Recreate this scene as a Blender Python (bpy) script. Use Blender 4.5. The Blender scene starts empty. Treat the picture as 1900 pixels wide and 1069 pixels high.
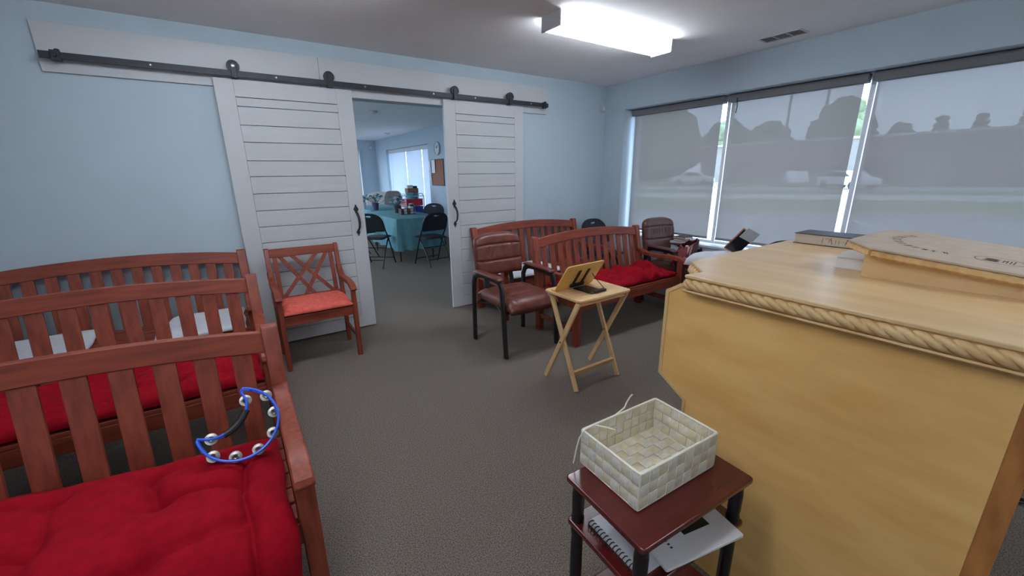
import bpy, math, random
import numpy as np
from mathutils import Vector, Matrix, noise

sc = bpy.context.scene
col = sc.collection
PI = math.pi

# ------------------------------------------------------------------ camera
cam_d = bpy.data.cameras.new('camera')
cam_d.sensor_width = 36.0
cam_d.lens = 36.0 * 755.04 / 1900.0
cam_d.clip_start = 0.02
cam_d.clip_end = 500
cam = bpy.data.objects.new('camera', cam_d)
col.objects.link(cam)
def cam_basis(a, b, c):
    f = Vector((math.sin(a)*math.cos(b), math.cos(a)*math.cos(b), math.sin(b)))
    r = Vector((math.cos(a), -math.sin(a), 0)); u = r.cross(f)
    return r*math.cos(c)+u*math.sin(c), -r*math.sin(c)+u*math.cos(c), f
_r, _u, _f = cam_basis(0.59427403, -0.27648516, -0.01116406)
cam.matrix_world = Matrix(((_r.x, _u.x, -_f.x, 0), (_r.y, _u.y, -_f.y, 0), (_r.z, _u.z, -_f.z, 1.45), (0, 0, 0, 1)))
sc.camera = cam

# ------------------------------------------------------------------ world, colour
sc.view_settings.view_transform = 'Standard'
sc.view_settings.look = 'None'
sc.view_settings.exposure = 0.0
sc.view_settings.gamma = 1.0
sc.view_settings.use_curve_mapping = False
sc.cycles.use_denoising = True
sc.cycles.max_bounces = 10
sc.cycles.diffuse_bounces = 6
sc.cycles.transparent_max_bounces = 16
sc.cycles.sample_clamp_indirect = 6.0
sc.cycles.caustics_reflective = False
sc.cycles.caustics_refractive = False

SKY = 9.0
LAMP = 19.0
world = bpy.data.worlds.new('overcast_sky')
sc.world = world
world.use_nodes = True
wn = world.node_tree.nodes; wl = world.node_tree.links
bg = wn['Background']
tc = wn.new('ShaderNodeTexCoord')
cl = wn.new('ShaderNodeTexNoise'); cl.inputs['Scale'].default_value = 3.0; cl.inputs['Detail'].default_value = 5
mp = wn.new('ShaderNodeMapping'); mp.inputs['Scale'].default_value = (1, 1, 3.5)
rp = wn.new('ShaderNodeValToRGB')
rp.color_ramp.elements[0].position = 0.35; rp.color_ramp.elements[0].color = (0.48, 0.64, 0.90, 1)
rp.color_ramp.elements[1].position = 0.68; rp.color_ramp.elements[1].color = (0.70, 0.83, 1.0, 1)
wl.new(tc.outputs['Generated'], mp.inputs['Vector']); wl.new(mp.outputs['Vector'], cl.inputs['Vector'])
wl.new(cl.outputs['Fac'], rp.inputs['Fac']); wl.new(rp.outputs['Color'], bg.inputs['Color'])
bg.inputs['Strength'].default_value = SKY

def portal(name, loc, rot, sx, sy):
    l = bpy.data.lights.new(name, 'AREA'); l.shape = 'RECTANGLE'; l.size = sx; l.size_y = sy
    l.cycles.is_portal = True
    o = bpy.data.objects.new(name, l); o.location = loc; o.rotation_euler = rot; col.objects.link(o)
portal('window_light_portal', (4.44, 1.88, 1.42), (0, PI/2, 0), 1.5, 3.6)
portal('window_light_portal', (0.7, 14.12, 1.48), (-PI/2, 0, 0), 5.9, 1.4)
portal('window_light_portal', (-2.82, 9.3, 1.43), (0, -PI/2, 0), 1.5, 6.6)
portal('window_light_portal', (4.42, 11.2, 1.3), (0, PI/2, 0), 1.7, 3.2)

# ------------------------------------------------------------------ materials
def S(r, g, b):
    def c(x):
        x /= 255.0
        return x/12.92 if x <= 0.04045 else ((x+0.055)/1.055)**2.4
    return (c(r), c(g), c(b), 1.0)

def mat(name, c, rough=0.6, var=0.12, scale=8.0, stretch=(1, 1, 1), bump=0.0, bscale=60.0, metal=0.0,
        spec=0.5, c2=None, detail=4.0, sheen=0.0, emit=None, coat=0.0):
    m = bpy.data.materials.new(name); m.use_nodes = True
    nt = m.node_tree; n = nt.nodes; l = nt.links
    p = n['Principled BSDF']
    a = S(*c)
    b = S(*c2) if c2 else tuple(x*(1-2*var) for x in a[:3])+(1,)
    t = n.new('ShaderNodeTexCoord'); mpn = n.new('ShaderNodeMapping'); mpn.inputs['Scale'].default_value = stretch
    nz = n.new('ShaderNodeTexNoise'); nz.inputs['Scale'].default_value = scale; nz.inputs['Detail'].default_value = detail
    r = n.new('ShaderNodeValToRGB'); r.color_ramp.elements[0].position = 0.3; r.color_ramp.elements[1].position = 0.7
    r.color_ramp.elements[0].color = b; r.color_ramp.elements[1].color = a
    l.new(t.outputs['Object'], mpn.inputs['Vector']); l.new(mpn.outputs['Vector'], nz.inputs['Vector'])
    l.new(nz.outputs['Fac'], r.inputs['Fac']); l.new(r.outputs['Color'], p.inputs['Base Color'])
    p.inputs['Roughness'].default_value = rough
    p.inputs['Metallic'].default_value = metal
    p.inputs['Specular IOR Level'].default_value = spec
    p.inputs['Sheen Weight'].default_value = sheen
    p.inputs['Coat Weight'].default_value = coat
    if bump:
        n2 = n.new('ShaderNodeTexNoise'); n2.inputs['Scale'].default_value = bscale; n2.inputs['Detail'].default_value = 3
        bp = n.new('ShaderNodeBump'); bp.inputs['Strength'].default_value = bump; bp.inputs['Distance'].default_value = 0.01
        l.new(mpn.outputs['Vector'], n2.inputs['Vector']); l.new(n2.outputs['Fac'], bp.inputs['Height'])
        l.new(bp.outputs['Normal'], p.inputs['Normal'])
    if emit:
        p.inputs['Emission Color'].default_value = (emit[0], emit[1], emit[2], 1); p.inputs['Emission Strength'].default_value = emit[3]
    return m

M = {}
M['wall'] = mat('wall_paint', (186, 201, 211), 0.75, 0.03, 2.0, bump=0.05, bscale=180)
M['ceiling'] = mat('ceiling_paint', (248, 247, 247), 0.9, 0.03, 2.0, bump=0.12, bscale=220)
M['carpet'] = mat('carpet_pile', (172, 159, 146), 0.95, 0.1, 190.0, bump=0.9, bscale=420, spec=0.1, c2=(84, 77, 72), detail=6)
M['white'] = mat('white_paint', (195, 198, 201), 0.5, 0.03, 3.0, bump=0.03, bscale=90)
M['whiteplank'] = mat('white_painted_wood', (193, 197, 200), 0.5, 0.04, 5.0, (0.6, 8, 8), bump=0.06, bscale=40)
M['iron'] = mat('black_iron', (52, 54, 60), 0.5, 0.1, 20, metal=0.4)
M['bolt'] = mat('steel_bolt', (190, 192, 196), 0.35, 0.05, 40, metal=0.9)
M['bench'] = mat('bench_stain', (144, 68, 46), 0.45, 0.1, 3.0, (14, 14, 1.2), bump=0.05, bscale=30, spec=0.4, c2=(112, 47, 31))
M['benchx'] = mat('bench_stain_long', (144, 68, 46), 0.45, 0.1, 3.0, (1.2, 14, 14), bump=0.05, bscale=30, spec=0.4, c2=(112, 47, 31))
M['crimson'] = mat('crimson_cotton', (150, 9, 28), 0.9, 0.06, 30, bump=0.15, bscale=350, spec=0.12, c2=(134, 6, 22))
M['salmon'] = mat('salmon_quilt', (222, 104, 88), 0.85, 0.06, 25, bump=0.2, bscale=300, c2=(204, 84, 72))
M['offwhite'] = mat('white_cotton', (222, 224, 230), 0.9, 0.04, 20, bump=0.25, bscale=90)
M['leather'] = mat('brown_leather', (118, 64, 52), 0.34, 0.08, 14, bump=0.12, bscale=140, c2=(92, 46, 38))
M['leather2'] = mat('dark_brown_leather', (98, 62, 56), 0.38, 0.08, 14, bump=0.12, bscale=140, c2=(80, 48, 44))
M['black'] = mat('black_enamel', (26, 26, 28), 0.4, 0.1, 30)
M['blackfab'] = mat('black_vinyl', (34, 38, 46), 0.6, 0.1, 60, bump=0.15, bscale=300)
M['pine'] = mat('natural_pine', (226, 190, 142), 0.5, 0.06, 4.0, (1.5, 16, 16), bump=0.04, bscale=30, c2=(206, 164, 112))
M['pine_y'] = mat('natural_pine_leg', (226, 190, 142), 0.5, 0.06, 4.0, (16, 3, 2), c2=(208, 168, 116))
M['bamboo'] = mat('bamboo', (226, 186, 116), 0.45, 0.06, 4.0, (2, 16, 16), c2=(210, 166, 92))
M['maple'] = mat('maple_veneer', (240, 194, 122), 0.42, 0.08, 2.2, (9, 1.4, 5), c2=(216, 166, 94), detail=7)
M['mapletop'] = mat('maple_top', (224, 194, 148), 0.33, 0.06, 2.2, (6, 1.2, 5), c2=(208, 172, 122), detail=6)
M['maplerope'] = mat('maple_carved', (222, 188, 136), 0.45, 0.05, 14, c2=(200, 160, 104))
M['mapleedge'] = mat('raw_ply_edge', (186, 124, 66), 0.6, 0.1, 6, (6, 6, 1.5), c2=(150, 92, 44))
M['kraft'] = mat('brown_board', (190, 174, 156), 0.75, 0.04, 20, bump=0.1, bscale=250, c2=(178, 162, 144))
M['ink'] = mat('dark_print', (84, 70, 60), 0.8, 0.05, 50)
M['mahog'] = mat('mahogany_gloss', (92, 26, 24), 0.25, 0.1, 3.0, (1.5, 12, 12), c2=(74, 16, 14), coat=0.3)
M['blackwood'] = mat('black_turned_wood', (24, 20, 24), 0.35, 0.1, 30)
M['strapA'] = mat('ribbed_strap', (246, 243, 232), 0.75, 0.05, 60, c2=(232, 226, 208))
M['strapB'] = mat('plain_strap', (222, 213, 188), 0.75, 0.05, 60, c2=(204, 194, 166))
M['cord'] = mat('cream_cord', (236, 232, 216), 0.7, 0.05, 60)
M['paper'] = mat('white_paper', (232, 233, 236), 0.7, 0.02, 30)
M['pages'] = mat('page_edges', (214, 206, 192), 0.85, 0.08, 8, (1, 1, 60), c2=(192, 184, 170))
M['darkcover'] = mat('dark_navy_cover', (52, 46, 58), 0.45, 0.08, 40, bump=0.1, bscale=200)
M['maroon'] = mat('maroon_cover', (92, 40, 48), 0.5, 0.1, 40, bump=0.1, bscale=200)
M['blue'] = mat('blue_plastic', (52, 104, 232), 0.3, 0.05, 20)
M['chrome'] = mat('jingle_metal', (150, 147, 142), 0.36, 0.05, 20, metal=1.0)
M['teal'] = mat('teal_tablecloth', (108, 160, 168), 0.85, 0.05, 12, bump=0.1, bscale=250, c2=(94, 146, 156))
M['cream'] = mat('cream_upholstery', (208, 200, 190), 0.9, 0.06, 14, bump=0.2, bscale=150)
M['taupe'] = mat('taupe_throw', (128, 120, 116), 0.9, 0.1, 14, bump=0.2, bscale=150)
M['red_bin'] = mat('red_plastic', (206, 44, 56), 0.4, 0.05, 20)
M['blue_bin'] = mat('blue_bin_plastic', (44, 66, 158), 0.4, 0.05, 20)
M['tealbox'] = mat('teal_dotted_box', (104, 178, 190), 0.7, 0.05, 70, c2=(60, 104, 120))
M['cork'] = mat('cork', (172, 120, 96), 0.9, 0.1, 120, bump=0.2, bscale=200, c2=(140, 92, 72))
M['leaf'] = mat('artificial_leaf', (70, 120, 124), 0.7, 0.1, 30, c2=(44, 84, 92))
M['petal'] = mat('pale_petals', (198, 214, 220), 0.8, 0.05, 30)
M['petalt'] = mat('teal_petals', (74, 150, 172), 0.8, 0.08, 30)
M['potp'] = mat('purple_pot', (86, 76, 108), 0.5, 0.08, 20)
M['wicker'] = mat('brown_basket', (112, 84, 76), 0.7, 0.12, 60)
M['gold'] = mat('brass_trim', (196, 164, 92), 0.35, 0.08, 30, metal=0.7)
M['tan'] = mat('tan_leather', (164, 92, 58), 0.5, 0.08, 20, bump=0.1, bscale=200)
M['glassdark'] = mat('dark_screen', (38, 42, 48), 0.12, 0.03, 10)
M['valance'] = mat('grey_blind_fabric', (126, 124, 128), 0.85, 0.05, 90, bump=0.1, bscale=400)
M['alum'] = mat('white_aluminium', (214, 216, 222), 0.4, 0.03, 10, metal=0.1)
M['plaid'] = None
M['concrete'] = mat('asphalt', (176, 176, 178), 0.95, 0.06, 1.5, c2=(164, 164, 166))
M['roadm'] = mat('road_surface', (200, 198, 196), 0.95, 0.05, 1.0)
M['grass'] = mat('grass_outside', (136, 152, 108), 0.95, 0.12, 2.0, c2=(116, 134, 90))
M['paintline'] = mat('parking_paint', (226, 224, 218), 0.9, 0.05, 3)
M['bldg'] = mat('building_cladding', (128, 124, 124), 0.9, 0.05, 0.5)
M['bldgtrim'] = mat('building_trim', (196, 194, 192), 0.9, 0.05, 0.5)
M['treeleaf'] = mat('tree_foliage', (112, 126, 96), 0.95, 0.2, 1.2, bump=0.6, bscale=3, c2=(84, 98, 72))
M['bark'] = mat('tree_bark', (84, 70, 58), 0.95, 0.1, 5)
M['pole'] = mat('grey_pole', (150, 148, 146), 0.8, 0.05, 3)
M['carpaint'] = mat('white_car_paint', (232, 234, 238), 0.3, 0.02, 5)
M['carglass'] = mat('car_glass', (40, 44, 50), 0.15, 0.02, 5)
M['tyre'] = mat('tyre_rubber', (32, 32, 34), 0.9, 0.05, 20)
M['lens'] = mat('lamp_lens', (235, 238, 242), 0.4, 0.02, 10, emit=(0.88, 0.95, 1.04, LAMP))
M['lamphousing'] = mat('lamp_housing', (224, 224, 228), 0.5, 0.02, 10)

def plaid():
    m = bpy.data.materials.new('plaid_bag_fabric'); m.use_nodes = True
    n = m.node_tree.nodes; l = m.node_tree.links; p = n['Principled BSDF']
    t = n.new('ShaderNodeTexCoord'); ck = n.new('ShaderNodeTexChecker'); ck.inputs['Scale'].default_value = 9
    ck.inputs['Color1'].default_value = S(122, 52, 58); ck.inputs['Color2'].default_value = S(206, 166, 152)
    l.new(t.outputs['Object'], ck.inputs['Vector']); l.new(ck.outputs['Color'], p.inputs['Base Color'])
    p.inputs['Roughness'].default_value = 0.7
    return m
M['plaid'] = plaid()

def ribbed():
    m = M['strapA']; n = m.node_tree.nodes; l = m.node_tree.links; p = n['Principled BSDF']
    t = n.new('ShaderNodeTexCoord'); w = n.new('ShaderNodeTexWave'); w.inputs['Scale'].default_value = 75
    w.bands_direction = 'X'
    b = n.new('ShaderNodeBump'); b.inputs['Strength'].default_value = 0.9; b.inputs['Distance'].default_value = 0.002
    l.new(t.outputs['Object'], w.inputs['Vector']); l.new(w.outputs['Fac'], b.inputs['Height']); l.new(b.outputs['Normal'], p.inputs['Normal'])
ribbed()

def screen_mat(name, c, openness, transl):
    m = bpy.data.materials.new(name); m.use_nodes = True
    n = m.node_tree.nodes; l = m.node_tree.links
    n.remove(n['Principled BSDF']); out = n['Material Output']
    d = n.new('ShaderNodeBsdfDiffuse'); d.inputs['Color'].default_value = S(*c)
    tr = n.new('ShaderNodeBsdfTranslucent'); tr.inputs['Color'].default_value = S(*c)
    tp = n.new('ShaderNodeBsdfTransparent')
    nz = n.new('ShaderNodeTexNoise'); nz.inputs['Scale'].default_value = 300
    t = n.new('ShaderNodeTexCoord'); mr = n.new('ShaderNodeMapRange')
    mr.inputs['To Min'].default_value = openness*0.8; mr.inputs['To Max'].default_value = openness*1.2
    m1 = n.new('ShaderNodeMixShader'); m1.inputs['Fac'].default_value = transl
    m2 = n.new('ShaderNodeMixShader')
    l.new(t.outputs['Object'], nz.inputs['Vector']); l.new(nz.outputs['Fac'], mr.inputs['Value']); l.new(mr.outputs['Result'], m2.inputs['Fac'])
    l.new(d.outputs[0], m1.inputs[1]); l.new(tr.outputs[0], m1.inputs[2])
    l.new(m1.outputs[0], m2.inputs[1]); l.new(tp.outputs[0], m2.inputs[2]); l.new(m2.outputs[0], out.inputs['Surface'])
    return m
M['screen'] = screen_mat('grey_solar_screen', (160, 156, 154), 0.033, 0.105)
M['sheer'] = screen_mat('white_sheer_screen', (220, 232, 248), 0.010, 0.115)

def glass_mat(name, tint=(0.95, 0.97, 0.97), refl=0.06):
    m = bpy.data.materials.new(name); m.use_nodes = True
    n = m.node_tree.nodes; l = m.node_tree.links
    n.remove(n['Principled BSDF']); out = n['Material Output']
    tp = n.new('ShaderNodeBsdfTransparent'); tp.inputs['Color'].default_value = tint+(1,)
    g = n.new('ShaderNodeBsdfGlossy'); g.inputs['Roughness'].default_value = 0.03
    mx = n.new('ShaderNodeMixShader'); mx.inputs['Fac'].default_value = refl
    l.new(tp.outputs[0], mx.inputs[1]); l.new(g.outputs[0], mx.inputs[2]); l.new(mx.outputs[0], out.inputs['Surface'])
    return m
M['glass'] = glass_mat('window_glass')
M['acrylic'] = glass_mat('clear_acrylic', (0.9, 0.93, 0.95), 0.08)
M['jinglet'] = glass_mat('clear_jingle', (0.75, 0.75, 0.75), 0.35)

# ------------------------------------------------------------------ mesh helpers
class MB:
    def __init__(s): s.v = []; s.f = []
    def add(s, vs, fs):
        b = len(s.v); s.v += [tuple(x) for x in vs]; s.f += [tuple(b+i for i in f) for f in fs]; return s
    def box(s, x0, x1, y0, y1, z0, z1):
        return s.add([(x0,y0,z0),(x1,y0,z0),(x1,y1,z0),(x0,y1,z0),(x0,y0,z1),(x1,y0,z1),(x1,y1,z1),(x0,y1,z1)],
                     [(3,2,1,0),(4,5,6,7),(0,1,5,4),(1,2,6,5),(2,3,7,6),(3,0,4,7)])
    def obox(s, c, a, b, d):
        c, a, b, d = Vector(c), Vector(a), Vector(b), Vector(d)
        if a.cross(b).dot(d) < 0: d = -d
        vs = [c-a-b-d, c+a-b-d, c+a+b-d, c-a+b-d, c-a-b+d, c+a-b+d, c+a+b+d, c-a+b+d]
        return s.add(vs, [(3,2,1,0),(4,5,6,7),(0,1,5,4),(1,2,6,5),(2,3,7,6),(3,0,4,7)])
    def bar(s, p, q, w, h, side=(1, 0, 0)):
        p, q, side = Vector(p), Vector(q), Vector(side)
        d = (q-p); ax = d.normalized(); sd = (side - ax*side.dot(ax)).normalized(); up = ax.cross(sd)
        return s.obox((p+q)/2, d/2, sd*w/2, up*h/2)
    def prism(s, poly, axis, a0, a1):
        n = len(poly)
        ar = sum(poly[i][0]*poly[(i+1) % n][1]-poly[(i+1) % n][0]*poly[i][1] for i in range(n))
        if ar < 0: poly = poly[::-1]
        mk = {'x': lambda a, p: (a, p[0], p[1]), 'y': lambda a, p: (p[0], a, p[1]), 'z': lambda a, p: (p[0], p[1], a)}[axis]
        vs = [mk(a0, p) for p in poly]+[mk(a1, p) for p in poly]
        fs = [tuple(range(n-1, -1, -1)), tuple(range(n, 2*n))]+[(i, (i+1) % n, n+(i+1) % n, n+i) for i in range(n)]
        if axis == 'y': fs = [f[::-1] for f in fs]
        if a1 < a0: fs = [f[::-1] for f in fs]
        return s.add(vs, fs)
    def tube(s, path, r, n=8, closed=False, flat=1.0, up=None):
        P = [Vector(p) for p in path]; m = len(P); R = r if isinstance(r, (list, tuple)) else [r]*m
        T = []
        for i in range(m):
            if closed: t = P[(i+1) % m]-P[i-1]
            else: t = P[min(i+1, m-1)]-P[max(i-1, 0)]
            T.append(t.normalized())
        u = Vector(up) if up else (Vector((0, 0, 1)) if abs(T[0].z) < 0.9 else Vector((1, 0, 0)))
        u = (u-T[0]*u.dot(T[0])).normalized(); vs = []
        for i in range(m):
            u = (u-T[i]*u.dot(T[i])).normalized(); w = T[i].cross(u)
            for k in range(n):
                a = 2*PI*k/n; vs.append(P[i]+(u*math.cos(a)+w*math.sin(a)*flat)*R[i])
        fs = []
        for i in range(m if closed else m-1):
            j = (i+1) % m
            for k in range(n):
                k2 = (k+1) % n; fs.append((i*n+k, i*n+k2, j*n+k2, j*n+k))
        if not closed: fs += [tuple(range(n-1, -1, -1)), tuple((m-1)*n+k for k in range(n))]
        return s.add(vs, fs)
    def lathe(s, prof, c=(0, 0, 0), n=16, axis='z', caps=True):
        vs = []; m = len(prof)
        for r, h in prof:
            for k in range(n):
                a = 2*PI*k/n; x, y = r*math.cos(a), r*math.sin(a)
                p = {'z': (x, y, h), 'y': (x, -h, y), 'x': (h, x, y)}[axis]
                vs.append((p[0]+c[0], p[1]+c[1], p[2]+c[2]))
        fs = [(i*n+k, i*n+(k+1) % n, (i+1)*n+(k+1) % n, (i+1)*n+k) for i in range(m-1) for k in range(n)]
        if caps: fs += [tuple(range(n-1, -1, -1)), tuple((m-1)*n+k for k in range(n))]
        if axis == 'y': fs = fs
        return s.add(vs, fs)
    def pad(s, fn_top, fn_bot, nu, nv):
        """closed pad: top grid + bottom grid sharing a rim"""
        b = len(s.v); idx = {}
        for i in range(nu+1):
            for j in range(nv+1):
                idx[(0, i, j)] = len(s.v); s.v.append(tuple(fn_top(i/nu, j/nv)))
        for i in range(nu+1):
            for j in range(nv+1):
                if i in (0, nu) or j in (0, nv): idx[(1, i, j)] = idx[(0, i, j)]
                else: idx[(1, i, j)] = len(s.v); s.v.append(tuple(fn_bot(i/nu, j/nv)))
        for i in range(nu):
            for j in range(nv):
                s.f.append((idx[0,i,j], idx[0,i+1,j], idx[0,i+1,j+1], idx[0,i,j+1]))
                s.f.append((idx[1,i,j+1], idx[1,i+1,j+1], idx[1,i+1,j], idx[1,i,j]))
        return s
    def sweep(s, path, sec, up=(0, 0, 1), closed=False):
        """section points (side, up) moved along a polyline with mitred corners; side points right of travel"""
        P = [Vector(p) for p in path]; m = len(P); n = len(sec); U = Vector(up); vs = []
        for i in range(m):
            d0 = (P[i]-P[i-1]).normalized() if (i > 0 or closed) else None
            d1 = (P[(i+1) % m]-P[i]).normalized() if (i < m-1 or closed) else None
            d0 = d0 or d1; d1 = d1 or d0
            n0 = d0.cross(U).normalized(); n1 = d1.cross(U).normalized(); h = (n0+n1)
            h = h/max(h.dot(n0), 0.2)
            for a, b in sec: vs.append(P[i]+h*a+U*b)
        fs = []
        for i in range(m if closed else m-1):
            j = (i+1) % m
            for k in range(n): fs.append((i*n+k, j*n+k, j*n+(k+1) % n, i*n+(k+1) % n))
        if not closed: fs += [tuple(range(n)), tuple((m-1)*n+k for k in range(n-1, -1, -1))]
        return s.add(vs, fs)
    def build(s, name, m, parent=None, bevel=0.0, seg=2, smooth=35, sub=0, kind=None, off=None):
        me = bpy.data.meshes.new(name)
        o3 = off if off is not None else (0, 0, 0)
        me.from_pydata([(x-o3[0], y-o3[1], z-o3[2]) for x, y, z in s.v], [], s.f)
        me.update()
        import bmesh
        bm = bmesh.new(); bm.from_mesh(me); bmesh.ops.recalc_face_normals(bm, faces=bm.faces); bm.to_mesh(me); bm.free()
        me.materials.append(M[m] if isinstance(m, str) else m)
        if smooth:
            me.shade_smooth(); me.set_sharp_from_angle(angle=math.radians(smooth))
        o = bpy.data.objects.new(name, me); col.objects.link(o)
        if parent is not None: o.parent = parent
        if bevel:
            b = o.modifiers.new('bevel', 'BEVEL'); b.width = bevel; b.segments = seg; b.limit_method = 'ANGLE'; b.angle_limit = math.radians(40)
            b.harden_normals = False
        if sub:
            b = o.modifiers.new('subdivision', 'SUBSURF'); b.levels = sub; b.render_levels = sub
        if kind: o['kind'] = kind
        return o

def thing(name, label, cat, loc=(0, 0, 0), rz=0.0, group=None):
    o = bpy.data.objects.new(name, None); col.objects.link(o); o.empty_display_size = 0.1
    o.location = loc; o.rotation_euler = (0, 0, rz); o['label'] = label; o['category'] = cat
    if group: o['group'] = group
    return o
def tag(o, label, cat, group=None):
    o['label'] = label; o['category'] = cat
    if group: o['group'] = group
    return o
def structure(name, label, loc=(0, 0, 0)):
    o = bpy.data.objects.new(name, None); col.objects.link(o); o.location = loc; o['kind'] = 'structure'; o['label'] = label
    return o
def st(o, label): o['kind'] = 'structure'; o['label'] = label; return o
def copy_tree(o, parent=None):
    c = o.copy(); col.objects.link(c)
    if parent is not None: c.parent = parent
    for ch in list(o.children): copy_tree(ch, c)
    return c
def dup(o, label, loc, rz=0.0):
    c = copy_tree(o); c.location = loc; c.rotation_euler = (0, 0, rz); c['label'] = label; return c
def B(x0, x1, y0, y1, z0, z1): return MB().box(x0, x1, y0, y1, z0, z1)
def arc(c, r, a0, a1, n): return [(c[0]+r*math.cos(a0+(a1-a0)*i/n), c[1]+r*math.sin(a0+(a1-a0)*i/n)) for i in range(n+1)]
def rrect(x0, x1, y0, y1, r, n=4):
    return arc((x1-r, y1-r), r, 0, PI/2, n)+arc((x0+r, y1-r), r, PI/2, PI, n)+arc((x0+r, y0+r), r, PI, 1.5*PI, n)+arc((x1-r, y0+r), r, 1.5*PI, 2*PI, n)
def nz(x, y, z=0.0): return noise.noise(Vector((x, y, z)))

# ------------------------------------------------------------------ room shell
ZC = 2.482          # ceiling
YA = 3.97           # wall with the barn doors
XB = 4.148          # window wall face
XL, YB, YF = -2.7, -2.6, 13.9
WT = 0.13
st(B(XL-0.2, XB+0.36, YB-0.2, YF+0.3, -0.2, 0.0).build('floor', 'carpet', smooth=0), 'grey brown loop pile carpet floor')
st(B(XL-0.2, XB+0.36, YB-0.2, YF+0.3, ZC, ZC+0.2).build('ceiling', 'ceiling', smooth=0), 'grey white painted ceiling')
OX0, OX1, OZ = 0.95, 2.06, 2.088
w = MB(); w.box(XL, OX0, YA, YA+WT, 0, ZC); w.box(OX1, XB, YA, YA+WT, 0, ZC); w.box(OX0, OX1, YA, YA+WT, OZ, ZC)
st(w.build('wall_back', 'wall', smooth=0), 'pale blue grey wall with the sliding door opening')
WY0, WY1, WZ0, WZ1 = 0.12, 3.644, 0.672, 2.173
VY0, VY1, VZ0, VZ1 = 9.70, 12.86, 0.45, 2.14
w = MB()
XO = XB+0.34
w.box(XB, XO, YB-0.2, WY0, 0, ZC); w.box(XB, XO, WY0, WY1, 0, WZ0); w.box(XB, XO, WY0, WY1, WZ1, ZC)
w.box(XB, XO, WY1, VY0, 0, ZC); w.box(XB, XO, VY0, VY1, 0, VZ0); w.box(XB, XO, VY0, VY1, VZ1, ZC); w.box(XB, XO, VY1, YF+0.3, 0, ZC)
st(w.build('wall_right', 'wall', smooth=0), 'pale blue grey window wall')
LY0, LY1, LZ0, LZ1 = 6.0, 12.6, 0.7, 2.17
w = MB(); w.box(XL-0.2, XL, YB, LY0, 0, ZC); w.box(XL-0.2, XL, LY1, YF, 0, ZC); w.box(XL-0.2, XL, LY0, LY1, 0, LZ0); w.box(XL-0.2, XL, LY0, LY1, LZ1, ZC)
st(w.build('wall_left', 'wall', smooth=0), 'pale blue grey side wall')
added_win = structure('added_window_4', 'added unseen side window that brightens the far room', (XL, LY0, LZ0))  # added out of view to let more daylight into the far room
for i in range(5):
    y = (LY1-LY0-0.05)*i/4; B(-0.14, -0.06, y, y+0.05, 0, LZ1-LZ0).build('mullion', 'alum', added_win, 0.004)
for i in range(4):
    y = (LY1-LY0-0.05)*i/4; B(-0.103, -0.097, y+0.04, y+(LY1-LY0-0.05)/4+0.01, 0.03, LZ1-LZ0-0.03).build('pane', 'glass', added_win, smooth=0)
for z in (0, LZ1-LZ0-0.04): B(-0.14, -0.06, 0, LY1-LY0, z, z+0.04).build('rail', 'alum', added_win, 0.004)
st(B(XL-0.2, XB, YB-0.2, YB, 0, ZC).build('wall_front', 'wall', smooth=0), 'pale blue grey wall behind the viewer')
FX0, FX1, FZ0, FZ1 = -2.2, 3.62, 0.8, 2.17  # window runs wider out of view, for more daylight in the far room
w = MB(); w.box(XL, FX0, YF, YF+0.3, 0, ZC); w.box(FX1, XB, YF, YF+0.3, 0, ZC); w.box(FX0, FX1, YF, YF+0.3, 0, FZ0); w.box(FX0, FX1, YF, YF+0.3, FZ1, ZC)
st(w.build('wall_far', 'wall', smooth=0), 'pale blue grey end wall of the far room')
# baseboards
def baseboard(name, pts, label):
    sec = [(0, 0), (0.014, 0), (0.014, 0.075), (0.009, 0.088), (0.005, 0.1), (0, 0.1)]
    st(MB().sweep(pts, sec).build(name, 'white', bevel=0), label)
baseboard('baseboard_right', [(XB, VY1+0.9, 0), (XB, YA+WT+0.02, 0)], 'white baseboard of the far room')
baseboard('baseboard_back', [(-0.02, YA, 0), (XL, YA, 0)][::-1], 'white baseboard below the blue wall')
baseboard('baseboard_front', [(XB, YA, 0), (XB, YB, 0)], 'white baseboard below the windows')

# window of this room: three panes with mullions
win = structure('window_1', 'white framed window of three panes with grey screens', (XB, WY0, WZ0))
MU = (2.455, 1.305)
XG = 4.385
off = (XB, WY0, WZ0)
for y0, y1, z0, z1 in ((WY1-0.035, WY1, WZ0, WZ1), (WY0, WY0+0.035, WZ0, WZ1)):
    B(XG-0.03, XG+0.05, y0, y1, z0, z1).build('jamb', 'alum', win, 0.004, off=off)
B(XG-0.03, XG+0.05, WY0, WY1, WZ0, WZ0+0.03).build('bottom_rail', 'alum', win, 0.004, off=off)
B(XG-0.03, XG+0.05, WY0, WY1, WZ1-0.04, WZ1).build('top_rail', 'alum', win, 0.004, off=off)
for y in MU: B(XG-0.045, XG+0.05, y-0.018, y+0.018, WZ0, WZ1).build('mullion', 'alum', win, 0.004, off=off)
for a, b in ((WY1-0.03, MU[0]+0.02), (MU[0]-0.02, MU[1]+0.02), (MU[1]-0.02, WY0+0.03)):
    B(XG+0.005, XG+0.011, b, a, WZ0+0.02, WZ1-0.03).build('pane', 'glass', win, smooth=0, off=off)
B(XB-0.012, XG-0.03, WY0-0.03, WY1+0.0, WZ0-0.022, WZ0+0.004).build('sill', 'white', win, 0.004, off=off)
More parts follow.
